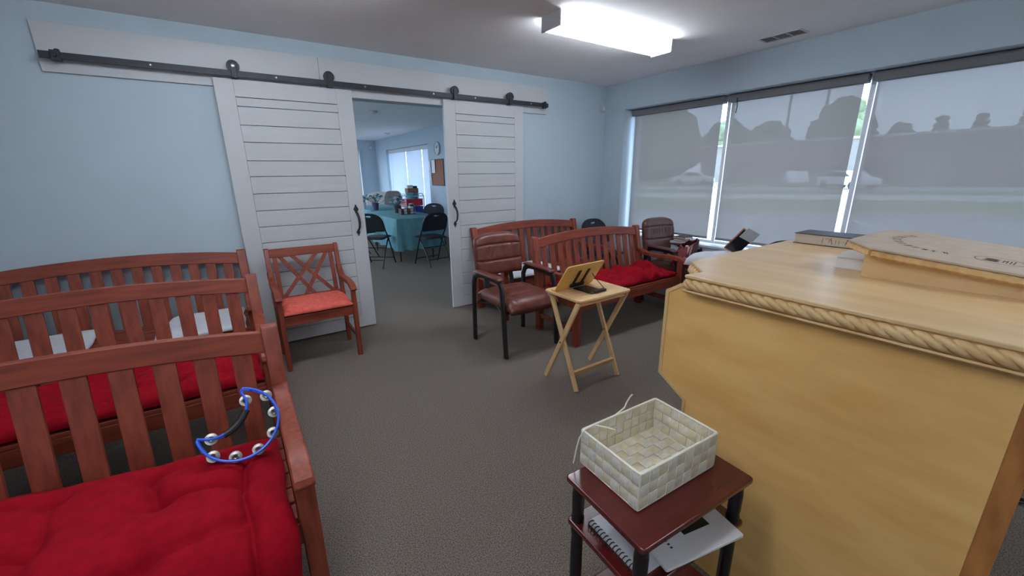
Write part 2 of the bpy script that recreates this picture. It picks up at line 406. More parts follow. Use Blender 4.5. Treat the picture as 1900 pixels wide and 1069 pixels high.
# roller blinds
XS = 4.30
for k, (a, b, lab) in enumerate((
        (3.598, 2.500, 'grey see-through roller blind nearest the room corner'),
        (2.405, 1.352, 'grey see-through roller blind in the middle of three'),
        (1.268, 0.165, 'grey see-through roller blind nearest the pulpit'))):
    t = thing('roller_blind', lab, 'blind', (XS, (a+b)/2, WZ0), group='grey roller blinds'); of = (XS, (a+b)/2, WZ0)
    B(XS-0.035, XS+0.035, b-0.03, a+0.03, 2.098, 2.168).build('cassette', 'valance', t, 0.006, off=of)
    MB().add([(XS, b, 0.74), (XS, a, 0.74), (XS, a, 2.11), (XS, b, 2.11)], [(0, 1, 2, 3)]).build('screen_fabric', 'screen', t, smooth=0, off=of)
    B(XS-0.006, XS+0.006, b, a, 0.722, 0.746).build('hem_bar', 'valance', t, 0.003, off=of)
# cord hanging at the middle blind
cd = MB().tube([(4.262, 2.34, 2.13), (4.262, 2.33, 2.05), (4.258, 2.335, 1.99)], 0.004, 6)
tag(cd.build('blind_cord', 'black'), 'short dark cord hanging from the middle blind', 'cord')
# far room window
win2 = structure('window_2', 'bright window with white blinds in the far room', (XB, VY0, VZ0)); off = (XB, VY0, VZ0)
B(XG-0.03, XG+0.05, VY0, VY1, VZ0, VZ0+0.04).build('bottom_rail', 'alum', win2, 0.004, off=off)
B(XG-0.03, XG+0.05, VY0, VY1, VZ1-0.04, VZ1).build('top_rail', 'alum', win2, 0.004, off=off)
VM = (10.32, 11.47)
for y in (VY0+0.02, VY1-0.02)+VM: B(XG-0.045, XG+0.05, y-0.02, y+0.02, VZ0, VZ1).build('mullion', 'alum', win2, 0.004, off=off)
for a, b in ((VY0, VM[0]), VM, (VM[1], VY1)): B(XG+0.005, XG+0.011, a+0.02, b-0.02, VZ0+0.03, VZ1-0.03).build('pane', 'glass', win2, smooth=0, off=off)
B(XB-0.02, XG-0.03, VY0-0.02, VY1+0.02, VZ0-0.02, VZ0).build('sill', 'white', win2, 0.003, off=off)
for a, b, lab in ((9.73, 10.303, 'white sheer blind beside the cork board'), (10.337, 11.453, 'white sheer blind behind the drawer cart'), (11.487, 12.83, 'white sheer blind nearest the far room corner')):
    X2 = XB+0.10
    t = thing('white_roller_blind', lab, 'blind', (X2, (a+b)/2, VZ0), group='white roller blinds in the far room'); of = (X2, (a+b)/2, VZ0)
    B(X2-0.05, X2+0.03, a-0.015, b+0.015, VZ1-0.10, VZ1-0.004).build('cassette', 'white', t, 0.006, off=of)
    MB().add([(X2, a, VZ0+0.04), (X2, b, VZ0+0.04), (X2, b, VZ1-0.08), (X2, a, VZ1-0.08)], [(0, 1, 2, 3)]).build('screen_fabric', 'sheer', t, smooth=0, off=of)
    B(X2-0.006, X2+0.006, a, b, VZ0+0.03, VZ0+0.05).build('hem_bar', 'white', t, 0.003, off=of)
win3 = structure('window_3', 'bright end window of the far room', (FX0, YF, FZ0)); off = (FX0, YF, FZ0)
fr = [(FX0, FX0+0.04), (FX1-0.04, FX1), (-0.28, -0.24), (1.66, 1.70)]
for a, b in fr: B(a, b, YF+0.1, YF+0.17, FZ0, FZ1).build('mullion', 'alum', win3, 0.004, off=off)
B(FX0, FX1, YF+0.1, YF+0.17, FZ0, FZ0+0.04).build('bottom_rail', 'alum', win3, 0.004, off=off)
B(FX0, FX1, YF+0.1, YF+0.17, FZ1-0.04, FZ1).build('top_rail', 'alum', win3, 0.004, off=off)
for a, b in ((FX0+0.03, -0.27), (-0.25, 1.67), (1.69, FX1-0.03)): B(a, b, YF+0.13, YF+0.136, FZ0+0.03, FZ1-0.03).build('pane', 'glass', win3, smooth=0, off=off)
for a, b in ((FX1-0.0, FX1+0.06), (FX0-0.06, FX0)): B(a, b, YF-0.02, YF-0.001, FZ0-0.06, FZ1+0.06).build('casing', 'white', win3, 0.003, off=off)
B(FX0, FX1, YF-0.02, YF-0.001, FZ1, FZ1+0.06).build('casing', 'white', win3, 0.003, off=off)

# ------------------------------------------------------------------ header board, track, sliding doors
hd = structure('trim_1', 'long white header board carrying the door track', (-0.832, YA, 2.088)); off = (-0.832, YA, 2.088)
B(-0.832, 0.776, YA-0.022, YA-0.001, 2.088, 2.372).build('header_board', 'white', hd, 0.002, off=off)
B(0.778, 3.172, YA-0.0225, YA-0.001, 2.088, 2.370).build('header_board', 'white', hd, 0.002, off=off)
tr = thing('door_track', 'long black flat steel track bolted to the white header board', 'rail', (1.16, 3.89, 2.15)); off = (1.16, 3.89, 2.15)
B(-0.815, 3.148, 3.882, 3.889, 2.152, 2.194).build('flat_bar', 'iron', tr, 0.0015, off=off)
for x in (-0.293, 0.45, 1.12, 1.753, 2.202, 2.9):
    MB().lathe([(0.0075, 0), (0.0075, 0.006), (0.004, 0.009)], (x, 3.882, 2.173), 10, 'y').build('bolt', 'bolt', tr, off=off)
    MB().lathe([(0.011, -0.06), (0.011, 0.0)], (x, 3.889, 2.173), 10, 'y').build('spacer', 'iron', tr, off=off)
for x in (-0.74, 3.09):
    mb = MB(); mb.box(x-0.022, x+0.022, 3.865, 3.905, 2.140, 2.201); mb.lathe([(0.01, 0), (0.01, 0.012)], (x, 3.865, 2.17), 10, 'y')
    mb.lathe([(0.014, 2.19), (0.014, 2.206), (0.008, 2.212)], (x+0.01, 3.885, 0), 10)
    mb.build('end_stop', 'iron', tr, 0.003, off=off)

def barn_door(name, label, x0, x1, p0, p1, hx, wheels, mirror):
    d = structure(name, label, ((x0+x1)/2, 3.93, 0)); off = ((x0+x1)/2, 3.93, 0)
    z0, z1 = 0.015, 2.142
    yf, yb = 3.915, 3.946
    B(x0, p0, yf, yb, z0, z1).build('stile', 'white', d, 0.0025, off=off)
    B(p1, x1, yf, yb, z0, z1).build('stile', 'white', d, 0.0025, off=off)
    B(p0, p1, yf, yb, 2.022, z1).build('top_rail', 'white', d, 0.0012, off=off)
    B(p0, p1, yf, yb, z0, 0.13).build('bottom_rail', 'white', d, 0.0012, off=off)
    B(p0, p1, yb-0.006, yb, 0.13, 2.022).build('backing', 'white', d, smooth=0, off=off)
    zs = [2.019, 1.955, 1.822, 1.698, 1.561, 1.440, 1.306, 1.172, 1.041, 0.910, 0.780, 0.652, 0.522, 0.392, 0.262, 0.132]
    rr = random.Random(hash(name) % 7 + 3)
    for a, b in zip(zs[:-1], zs[1:]):
        dy = rr.uniform(0, 0.0012)
        B(p0+0.0008, p1-0.0008, yf+0.0006+dy, yb-0.006, b+0.0022, a-0.0022).build('plank', 'whiteplank', d, 0.0018, off=off)
    # thumb-latch style pull handle with spade plates
    h = MB()
    def spade(zc, s, up):
        pts = [(0.004, 0.058), (0.010, 0.038), (0.019, 0.026), (0.022, 0.014), (0.018, 0.004), (0.010, -0.004), (0.009, -0.02), (-0.009, -0.02), (-0.010, -0.004), (-0.018, 0.004), (-0.022, 0.014), (-0.019, 0.026), (-0.010, 0.038), (-0.004, 0.058)]
        h.prism([(hx+x*s, zc+z*s*up) for x, z in pts], 'y', yf-0.006, yf)
    spade(1.128, 1.0, 1); spade(0.946, 0.78, -1)
    ho = h.build('handle', 'iron', d, 0.0015, off=off)
    pa = [(hx, yf-0.003, 1.122), (hx+0.002, yf-0.03, 1.105), (hx+0.006, yf-0.048, 1.07), (hx+0.008, yf-0.052, 1.03), (hx+0.006, yf-0.046, 0.99), (hx+0.002, yf-0.028, 0.962), (hx, yf-0.003, 0.95)]
    MB().tube(pa, [0.012, 0.0125, 0.012, 0.011, 0.0105, 0.0095, 0.009], 8, flat=0.55, up=(1, 0, 0)).build('grip', 'iron', ho, off=off)
    for wx, hub in wheels:
        hg = MB()
        hg.prism([(wx-0.0175, 2.1425), (wx+0.0175, 2.1425), (wx+0.0175, 2.215)]+arc((wx, 2.218), 0.024, 0.0, PI, 10)+[(wx-0.0175, 2.215)], 'y', 3.866, 3.872)
        ho2 = hg.build('hanger', 'iron', d, 0.0015, off=off)
        MB().lathe([(0.030, -0.016), (0.041, -0.014), (0.041, -0.009), (0.034, -0.006), (0.034, 0.006), (0.041, 0.009), (0.041, 0.012), (0.030, 0.014)], (wx, 3.888, 2.222), 24, 'y').build('wheel', 'iron', ho2, off=off)
        if hub: MB().lathe([(0.012, 0.0), (0.012, 0.006), (0.006, 0.008)], (wx, 3.866, 2.222), 12, 'y').build('hub_bolt', 'bolt', ho2, off=off)
        MB().box(wx-0.0175, wx+0.0175, 3.8665, 3.94, 2.1425, 2.1485).build('strap_foot', 'iron', ho2, 0.001, off=off)
    return d
barn_door('door_1', 'white plank sliding barn door behind the cross-back chair', 0.038, 1.011, 0.161, 0.882, 0.938, ((0.178, True), (0.836, False)), 1)
barn_door('door_2', 'white plank sliding barn door beside the brown leather chair', 1.865, 2.822, 1.992, 2.704, 1.930, ((1.979, False), (2.628, False)), -1)

# ------------------------------------------------------------------ ceiling things
def fixture(x0, y0, label, L=1.2, W=0.2):
    t = thing('ceiling_light', label, 'light', (x0+L/2, y0+W/2, ZC), group='fluorescent wrap lights'); of = (x0+L/2, y0+W/2, ZC)
    x1, y1 = x0+L, y0+W
    B(x0+0.012, x1-0.012, y0+0.034, y1-0.034, ZC-0.007, ZC-0.0005).build('housing', 'lamphousing', t, 0.003, off=of)
    for a, b in ((x0, x0+0.012), (x1-0.012, x1)): B(a, b, y0, y1, ZC-0.098, ZC-0.001).build('end_cap', 'lamphousing', t, 0.003, off=of)
    poly = [(y0+0.016, ZC-0.010), (y0+0.001, ZC-0.045), (y0+0.006, ZC-0.078), (y0+0.024, ZC-0.093), (y1-0.024, ZC-0.093), (y1-0.006, ZC-0.078), (y1-0.001, ZC-0.045), (y1-0.016, ZC-0.010)]
    MB().prism(poly, 'x', x0+0.013, x1-0.013).build('lens', 'lens', t, smooth=0, off=of)
    return t
fixture(1.99, 2.345, 'long white fluorescent wrap light on the ceiling near the windows')
fixture(-0.38, 2.345, 'fluorescent wrap light on the ceiling over the left benches')
fixture(-0.9, 0.55, 'fluorescent wrap light on the ceiling left of the viewer')
fixture(-2.0, -1.6, 'fluorescent wrap light on the ceiling behind the viewer, left')
fixture(1.6, -0.9, 'fluorescent wrap light on the ceiling behind the viewer, right')
fixture(-1.2, 5.6, 'added unseen wrap light brightening the far room, nearest the shared wall')  # far room lights are added out of sight to brighten it
fixture(-1.2, 8.4, 'added unseen wrap light brightening the far room, middle of its ceiling')
fixture(-1.2, 11.2, 'added unseen wrap light brightening the far room, nearest the end wall')
v = thing('ceiling_vent', 'white slotted air vent in the ceiling near the window wall', 'vent', (3.87, 1.82, ZC)); of = (3.87, 1.82, ZC)
mb = MB(); mb.box(3.79, 3.805, 1.66, 1.98, ZC-0.008, ZC-0.0005); mb.box(3.935, 3.95, 1.66, 1.98, ZC-0.008, ZC-0.0005); mb.box(3.805, 3.935, 1.66, 1.675, ZC-0.008, ZC-0.0005); mb.box(3.805, 3.935, 1.965, 1.98, ZC-0.008, ZC-0.0005)
mb.build('frame', 'white', v, 0.001, off=of)
B(3.805, 3.935, 1.675, 1.965, ZC-0.003, ZC-0.0005).build('backing', 'pole', v, smooth=0, off=of)
for y in (1.77, 1.87): B(3.805, 3.935, y-0.006, y+0.006, ZC-0.007, ZC-0.003).build('divider', 'white', v, off=of)
for i in range(7):
    x = 3.816+i*0.018
    MB().obox((x, 1.82, ZC-0.0055), (0.005, 0, 0.002), (0, 0.145, 0), (-0.0003, 0, 0.0006)).build('louvre', 'white', v, off=of)
ms = thing('motion_sensor', 'small white motion sensor high in the corner of this room', 'sensor', (4.09, YA, 2.18)); of = (4.09, YA, 2.18)
MB().prism([(YA-0.001, 2.178), (YA-0.001, 2.254), (YA-0.03, 2.254), (YA-0.042, 2.232), (YA-0.036, 2.184), (YA-0.026, 2.178)], 'x', 4.055, 4.108).build('body', 'white', ms, 0.005, off=of)
MB().prism([(YA-0.0385, 2.19), (YA-0.043, 2.228), (YA-0.044, 2.226), (YA-0.04, 2.19)], 'x', 4.064, 4.099).build('lens', 'offwhite', ms, 0.0, off=of)
ms = thing('motion_sensor', 'small white motion sensor in the far room corner', 'sensor', (4.0, YF, 2.3)); of = (4.0, YF, 2.3)
MB().prism([(YF-0.001, 2.24), (YF-0.001, 2.34), (YF-0.04, 2.33), (YF-0.055, 2.29), (YF-0.04, 2.245)], 'x', 3.95, 4.03).build('body', 'white', ms, 0.006, off=of)
MB().prism([(YF-0.045, 2.26), (YF-0.054, 2.285), (YF-0.057, 2.282), (YF-0.048, 2.26)], 'x', 3.965, 4.015).build('lens', 'offwhite', ms, off=of)
for x, y, lab in ((2.26, 7.5, 'round white smoke detector nearer the doorway on the far room ceiling'), (3.7, 11.25, 'round white smoke detector farther back on the far room ceiling')):
    d = thing('smoke_detector', lab, 'detector', (x, y, ZC))
    MB().lathe([(0.075, -0.0005), (0.075, -0.012), (0.066, -0.02)], (0, 0, 0), 20).build('base', 'white', d)
    MB().lathe([(0.058, -0.02), (0.055, -0.036), (0.03, -0.045), (0.004, -0.046)], (0, 0, 0), 20).build('cover', 'offwhite', d)

# ------------------------------------------------------------------ wooden benches
def bench(label, x0, x1, ytop, ztop=0.87, n=13, group='stained wooden benches', mid=0.045):
    xm = (x0+x1)/2; hw = (x1-x0)/2
    t = thing('wooden_bench', label, 'bench', (xm, ytop, 0), group=group)
    pw = 0.03
    def lean(z): return 0.0 if z >= ztop else (-0.10 if z <= 0.42 else -0.10*(ztop-z)/(ztop-0.42))
    for s in (-1, 1):
        poly = [(-0.13, 0), (-0.075, 0), (-0.072, 0.42), (0.026, ztop-0.008), (0.020, ztop), (-0.022, ztop), (-0.030, ztop-0.01), (-0.128, 0.42)]
        MB().prism(poly, 'x', s*hw-pw, s*hw+pw).build('back_post', 'bench', t, 0.004)
        MB().prism([(-0.64, 0), (-0.585, 0), (-0.58, 0.555), (-0.64, 0.555)], 'x', s*hw-0.028, s*hw+0.028).build('front_leg', 'bench', t, 0.004)
        top = [(-0.055, 0.640), (-0.13, 0.612), (-0.22, 0.598), (-0.36, 0.598), (-0.47, 0.607), (-0.56, 0.606), (-0.62, 0.596), (-0.665, 0.572), (-0.675, 0.55), (-0.66, 0.535), (-0.635, 0.54), (-0.60, 0.556), (-0.47, 0.563), (-0.36, 0.556), (-0.22, 0.556), (-0.13, 0.566), (-0.062, 0.588)]
        MB().prism(top, 'x', s*hw-0.03, s*hw+0.03).build('armrest', 'bench', t, 0.006)
        B(s*hw-0.02, s*hw+0.02, -0.59, -0.12, 0.335, 0.395).build('side_rail', 'bench', t, 0.003)
        B(s*hw-0.018, s*hw+0.018, -0.59, -0.12, 0.12, 0.16).build('stretcher', 'bench', t, 0.003)
    # arched crest rail
    N = 24; vs = []; hx = hw-pw+0.006
    def zt(u): return ztop-0.022+mid*(1-(2*u-1)**2)
    def zb(u): return zt(u)-0.083
    for i in range(N+1):
        u = i/N; x = -hx+2*hx*u; a, b = zt(u), zb(u)
        la, lb = lean(a), lean(b)
        vs += [(x, la-0.016, a), (x, la+0.014, a), (x, lb+0.014, b), (x, lb-0.016, b)]
    fs = []
    for i in range(N):
        for k in range(4): fs.append((i*4+k, i*4+(k+1) % 4, (i+1)*4+(k+1) % 4, (i+1)*4+k))
    fs += [(0, 1, 2, 3), (N*4+3, N*4+2, N*4+1, N*4)]
    MB().add(vs, fs).build('crest_rail', 'benchx', t, 0.004)
    zl = 0.385
    MB().obox((0, -0.1, 0.365), (hx, 0, 0), (0, 0.013, 0.0), (0, 0, 0.028)).build('lower_rail', 'benchx', t, 0.003)
    pitch = 2*(hw-pw)/(n+0.35)
    sw = pitch*0.285
    for i in range(n):
        x = (i-(n-1)/2)*pitch; u = (x+hx)/(2*hx); z1 = zb(u)+0.004
        y0, y1 = lean(zl), lean(z1)
        MB().add([(x-sw, y0-0.009, zl), (x+sw, y0-0.009, zl), (x+sw, y0+0.007, zl), (x-sw, y0+0.007, zl),
                  (x-sw, y1-0.009, z1), (x+sw, y1-0.009, z1), (x+sw, y1+0.007, z1), (x-sw, y1+0.007, z1)],
                 [(3,2,1,0),(4,5,6,7),(0,1,5,4),(1,2,6,5),(2,3,7,6),(3,0,4,7)]).build('back_slat', 'bench', t, 0.0025)
    for i in range(6):
        y = -0.625+i*0.0835
        B(-hw+0.03, hw-0.03, y, y+0.07, 0.397, 0.417).build('seat_slat', 'benchx', t, 0.003)
    B(-hw+0.02, hw-0.02, -0.632, -0.606, 0.318, 0.397).build('apron', 'benchx', t, 0.003)
    return t
bench('stained wooden bench against the blue wall, holding white pads', -1.49, 0.007, 3.895, 0.88, 13, mid=0.05)
bench('stained wooden bench between two others on the left, under a red cushion', -1.47, 0.030, 2.92, 0.865, 12, mid=0.048)
bench('nearest stained wooden bench, with the tambourine on its red cushion', -1.46, 0.047, 1.86, 0.860, 12, mid=0.055)
bench('stained wooden bench half behind the nearer brown leather chair, against the wall', 2.13, 3.575, 3.89, 0.88, 13, mid=0.05)
bench('stained wooden bench with a rumpled red cushion behind the folding tray table', 2.275, 3.70, 3.0, 0.872, 13, mid=0.05)

# ------------------------------------------------------------------ cushions
def seg_d(px, py, ax, ay, bx, by):
    dx, dy = bx-ax, by-ay; L = dx*dx+dy*dy
    t = max(0, min(1, ((px-ax)*dx+(py-ay)*dy)/L)) if L else 0
    return math.hypot(px-ax-t*dx, py-ay-t*dy)
def cushion(name, label, cat, x0, x1, y0, y1, z, h, m, rows=2, cols=5, seed=1, wr=0.006, tuft=0.035, droop=None, nu=110, nv=48, crease=0.022, wave=0.0, group=None, rag=0.006, shift=None):
    xm, ym = (x0+x1)/2, (y0+y1)/2
    W, D = x1-x0, y1-y0
    rd = random.Random(seed)
    bt = [[((c+0.5)/cols*W+rd.uniform(-.02, .02), (r+0.5)/rows*D+rd.uniform(-.02, .02)) for c in range(cols)] for r in range(rows)] if rows else []
    segs = []
    for r in range(rows):
        for c in range(cols):
            if c < cols-1 and rd.random() < 0.9: segs.append(bt[r][c]+bt[r][c+1])
            if r < rows-1 and rd.random() < 0.8: segs.append(bt[r][c]+bt[r+1][c])
            if r == 0 and rd.random() < .7: segs.append(bt[r][c]+(bt[r][c][0]+rd.uniform(-.08, .08), 0.02))
    def warp(x, y, zz):
        if droop and y < droop[0]:
            e = droop[0]-y; R = droop[1]; a = e/R
            if a < PI/2*0.92: ny = droop[0]-(R+zz-z)*math.sin(a)*1.0; nzv = z-R+(R+zz-z)*math.cos(a)
            else:
                a0 = PI/2*0.92; rem = e-a0*R
                ny = droop[0]-(R+zz-z)*math.sin(a0)-rem*math.cos(a0)*0.6; nzv = z-R+(R+zz-z)*math.cos(a0)-rem*math.sin(a0)
            y, zz = ny, nzv
        if shift: x, y, zz = shift(x, y, zz)
        return (x-xm, y-ym, zz-z)
    def edge(u, v):
        a = max(0.0, 1-abs(2*u-1)**9); b = max(0.0, 1-abs(2*v-1)**5)
        return (a*b)**0.45
    def pt(u, v, s):
        uu = 0.5-0.5*math.cos(PI*u)*abs(math.cos(PI*u))**-0.35 if abs(math.cos(PI*u)) > 1e-6 else 0.5
        px, py = uu*W, v*D
        e = edge(uu, v)
        if s > 0:
            hh = h*e
            for r in bt:
                for bx, by in r:
                    d2 = (px-bx)**2+(py-by)**2
                    if d2 < 0.03: hh -= tuft*math.exp(-d2/0.0022)*e
            mn = 9
            for sg in segs: mn = min(mn, seg_d(px, py, *sg))
            if mn < 0.1: hh -= crease*math.exp(-(mn/0.011)**1.2)*e
            hh += wr*(nz(px*9+seed, py*9, seed)+0.6*nz(px*21, py*19, seed+3))*e*2
            if wave: hh += wave*abs(nz(px*5.5+seed*3, py*3.2, seed+9))*e*2 - wave*0.3*e
            hh = max(hh, 0.006*e)
            zz = z+hh+0.35*h*(1-e)*0.6
        else: zz = z+0.35*h*(1-e)*0.6
        r1, r2 = rag*nz(py*7, seed, 1), rag*nz(px*6, seed, 2)
        return warp(x0+px+r1*(2*uu-1)*2, y0+py+r2*(2*v-1)*2, zz)
    o = MB().pad(lambda u, v: pt(u, v, 1), lambda u, v: pt(u, v, -1), nu, nv).build(name, m, smooth=180)
    o.location = (xm, ym, z)
    return tag(o, label, cat, group)
G = 'crimson bench cushions'
cushion('bench_cushion', 'nearest crimson tufted cushion, draping over the front of its bench', 'cushion', -1.415, 0.004, 0.98, 1.675, 0.421, 0.105, 'crimson', 4, 6, 4, droop=(1.285, 0.10), nu=190, nv=90, group=G, wr=0.004, crease=0.03, tuft=0.04, shift=lambda x, y, z: (x, y+0.085*max(0.0, min(1.0, (-0.25-x)/0.6))*max(0, (y-1.3)/0.4), z+0.02*max(0.0, min(1.0, (-0.2-x)/0.6))*max(0, (y-1.25)/0.4)))
cushion('bench_cushion', 'crimson cushion seen through the slats of the nearest bench', 'cushion', -1.42, -0.004, 2.285, 2.77, 0.421, 0.085, 'crimson', 2, 6, 7, group=G, wr=0.012, tuft=0.03, wave=0.02)
cushion('bench_cushion', 'rumpled crimson cushion on the bench behind the tray table', 'cushion', 2.32, 3.655, 2.385, 2.86, 0.421, 0.075, 'crimson', 1, 4, 11, group=G, wr=0.012, tuft=0.02, wave=0.075, nv=56)
G = 'white bench pads'
cushion('seat_pad', 'flat white pad on the far left of the wall bench', 'cushion', -1.44, -0.87, 3.24, 3.78, 0.421, 0.045, 'offwhite', 0, 0, 21, group=G, wr=0.002, nu=30, nv=24)
def cut(x, y, zz):
    k = max(0.0, (y-3.44)/0.33)
    return (x+0.07*k*max(0, (-0.25-x)/0.3), y, zz)
cushion('seat_pad', 'flat white pad by the right arm of the wall bench', 'cushion', -0.55, -0.045, 3.24, 3.78, 0.421, 0.045, 'offwhite', 0, 0, 22, group=G, wr=0.002, nu=30, nv=24, shift=cut)
cushion('seat_pad', 'flat white pad on the bench behind the brown leather chair', 'cushion', 2.20, 2.90, 3.24, 3.78, 0.421, 0.045, 'offwhite', 0, 0, 23, group=G, wr=0.003, nu=30, nv=24)

# ------------------------------------------------------------------ tambourine
tb = thing('tambourine', 'blue half moon tambourine with metal jingles leaning on the nearest bench', 'tambourine', (-0.100, 1.5, 0.538))
tl = math.radians(55)
eu, ew = Vector((1, 0, 0)), Vector((0, math.cos(tl), math.sin(tl))); en = eu.cross(ew)
def tp(u, w, n=0.0): return Vector((0.09, 0, 0))+eu*u+ew*w+en*n
oc = (-0.09, 0.099); R0 = 0.1195
a0 = math.atan2(0.214-oc[1], -0.06-oc[0]); a1 = math.atan2(0.078-oc[1], -0.209-oc[0])-0.0
outer = [(oc[0]+R0*math.cos(a0+(a1-2*PI*0-a0)*i/40), oc[1]+R0*math.sin(a0+(a1-a0)*i/40)) for i in range(41)] if a1 < a0 else None
if outer is None or True:
    aa = a1-2*PI if a1 > a0 else a1
    outer = [(oc[0]+R0*math.cos(a0+(aa-a0)*i/40), oc[1]+R0*math.sin(a0+(aa-a0)*i/40)) for i in range(41)]
in1 = [(-0.06, 0.214), (-0.068, 0.205), (-0.062, 0.19), (-0.056, 0.172), (-0.058, 0.152), (-0.062, 0.138)]
in2 = [(-0.134, 0.077), (-0.150, 0.074), (-0.172, 0.074), (-0.192, 0.081), (-0.205, 0.086), (-0.209, 0.078)]
path = list(reversed(in1))[:-1]+outer+list(reversed(in2))[1:]
f = MB()
for n_ in (0.018, -0.018): f.tube([tp(u, w, n_) for u, w in path], 0.0042, 8)
f.build('rim', 'blue', tb)
strip = MB()
sv = []; 
for u, w in path[5:-5:1]: sv += [tp(u, w, 0.018), tp(u, w, -0.018)]
def dots(i): return i % 5 == 0
posts = MB()
for i in range(2, len(path)-1, 5): posts.bar(tp(*path[i], -0.018), tp(*path[i], 0.018), 0.012, 0.004, en if False else (1, 0, 0))
posts.build('rim_post', 'blue', tb)
grip = [(-0.062, 0.140), (-0.077, 0.116), (-0.090, 0.102), (-0.105, 0.090), (-0.122, 0.081), (-0.136, 0.076)]
MB().tube([tp(u, w, 0) for u, w in grip], 0.012, 10).build('grip', 'black', tb)
for u, w in ((-0.059, 0.173), (0.004, 0.171), (0.018, 0.107), (0.003, 0.037), (-0.047, -0.003), (-0.114, -0.004), (-0.173, 0.019), (-0.171, 0.076)):
    j = MB()
    for nn in (0.004, -0.004):
        c = tp(u, w, nn); prof = [(0.003, 0.0), (0.007, 0.003*(1 if nn > 0 else -1)), (0.011, 0.0005), (0.019, 0.0)]
        vs = []; N = 18
        for r, h_ in prof:
            for k in range(N):
                a = 2*PI*k/N; vs.append(c+eu*r*math.cos(a)+ew*r*math.sin(a)+en*h_)
        j.add(vs, [(i*N+k, i*N+(k+1) % N, (i+1)*N+(k+1) % N, (i+1)*N+k) for i in range(3) for k in range(N)])
    j.build('jingle', 'chrome', tb)

# ------------------------------------------------------------------ cross-back armchair
def xchair(label, loc):
    t = thing('cross_back_armchair', label, 'chair', loc)
    hw = 0.262
    for s in (-1, 1):
        MB().prism([(0.17, 0), (0.205, 0), (0.21, 0.42), (0.305, 0.872), (0.298, 0.88), (0.276, 0.88), (0.268, 0.872), (0.172, 0.42)], 'x', s*hw-0.016, s*hw+0.016).build('rear_leg', 'bench', t, 0.003)
        MB().prism([(-0.215, 0), (-0.18, 0), (-0.175, 0.42), (-0.18, 0.60), (-0.212, 0.60), (-0.22, 0.42)], 'x', s*hw-0.017, s*hw+0.017).build('front_leg', 'bench', t, 0.003)
        top = [(0.262, 0.70), (0.232, 0.662), (0.19, 0.632), (0.12, 0.618), (0.0, 0.622), (-0.12, 0.624), (-0.19, 0.614), (-0.23, 0.592), (-0.24, 0.570), (-0.222, 0.556), (-0.19, 0.568), (-0.12, 0.592), (0.0, 0.592), (0.12, 0.586), (0.20, 0.60), (0.235, 0.63)]
        MB().prism(top, 'x', s*hw-0.024, s*hw+0.024).build('armrest', 'bench', t, 0.005)
        B(s*hw-0.012, s*hw+0.012, -0.18, 0.17, 0.37, 0.42).build('side_rail', 'bench', t, 0.002)
        B(s*hw-0.010, s*hw+0.010, -0.18, 0.17, 0.15, 0.18).build('stretcher', 'bench', t, 0.002)
    def yb(z): return 0.19+(z-0.42)/0.46*0.097
    MB().obox((0, yb(0.838), 0.838), (hw-0.014, 0, 0), (0, 0.011, -0.002), (0, 0.007, 0.034)).build('top_rail', 'benchx', t, 0.003)
    MB().obox((0, yb(0.46), 0.46), (hw-0.014, 0, 0), (0, 0.010, -0.002), (0, 0.005, 0.024)).build('lower_rail', 'benchx', t, 0.003)
    z0, z1 = 0.475, 0.815
    for s in (-1, 1): MB().bar((s*0.212, yb(z0), z0), (s*0.212, yb(z1), z1), 0.032, 0.014).build('stile', 'bench', t, 0.002)
    def fr(u, v): return (-0.2+0.4*u, yb(z0+(z1-z0)*v), z0+(z1-z0)*v)
    for a, b, dy in (((0.05, 1), (0.60, 0), 0), ((0.27, 1), (0.97, 0.02), 0), ((0.75, 1), (0.03, 0.02), 0.004), ((0.95, 1), (0.42, 0), 0.004)):
        p, q = Vector(fr(*a)), Vector(fr(*b)); p.y -= dy; q.y -= dy
        MB().bar(p, q, 0.030, 0.012, (1, 0, 0)).build('lattice_bar', 'bench', t, 0.002)
    for i in range(5): B(-hw+0.012, hw-0.012, -0.215+i*0.078, -0.215+i*0.078+0.064, 0.418, 0.434).build('seat_slat', 'benchx', t, 0.002)
    B(-hw+0.012, hw-0.012, -0.208, -0.188, 0.36, 0.418).build('apron', 'benchx', t, 0.002)
    return t
xchair('reddish wooden armchair with a lattice cross back in front of the white barn door', (0.437, 3.507, 0))
def quilt(x, y, zz): return (x, y, zz)
sp = cushion('seat_cushion', 'salmon quilted cushion on the cross-back armchair', 'cushion', 0.192, 0.682, 3.275, 3.675, 0.436, 0.066, 'salmon', 0, 0, 5, wr=0.0015, nu=96, nv=80)
def diamond(o):
    for vtx in o.data.vertices:
        x, y, z = vtx.co
        if z > 0.03:
            a = abs(((x+y)*15) % 1-0.5)*2; b = abs(((x-y)*15) % 1-0.5)*2
            vtx.co.z -= 0.007*max(math.exp(-((1-a)/0.18)**2), math.exp(-((1-b)/0.18)**2))
diamond(sp)

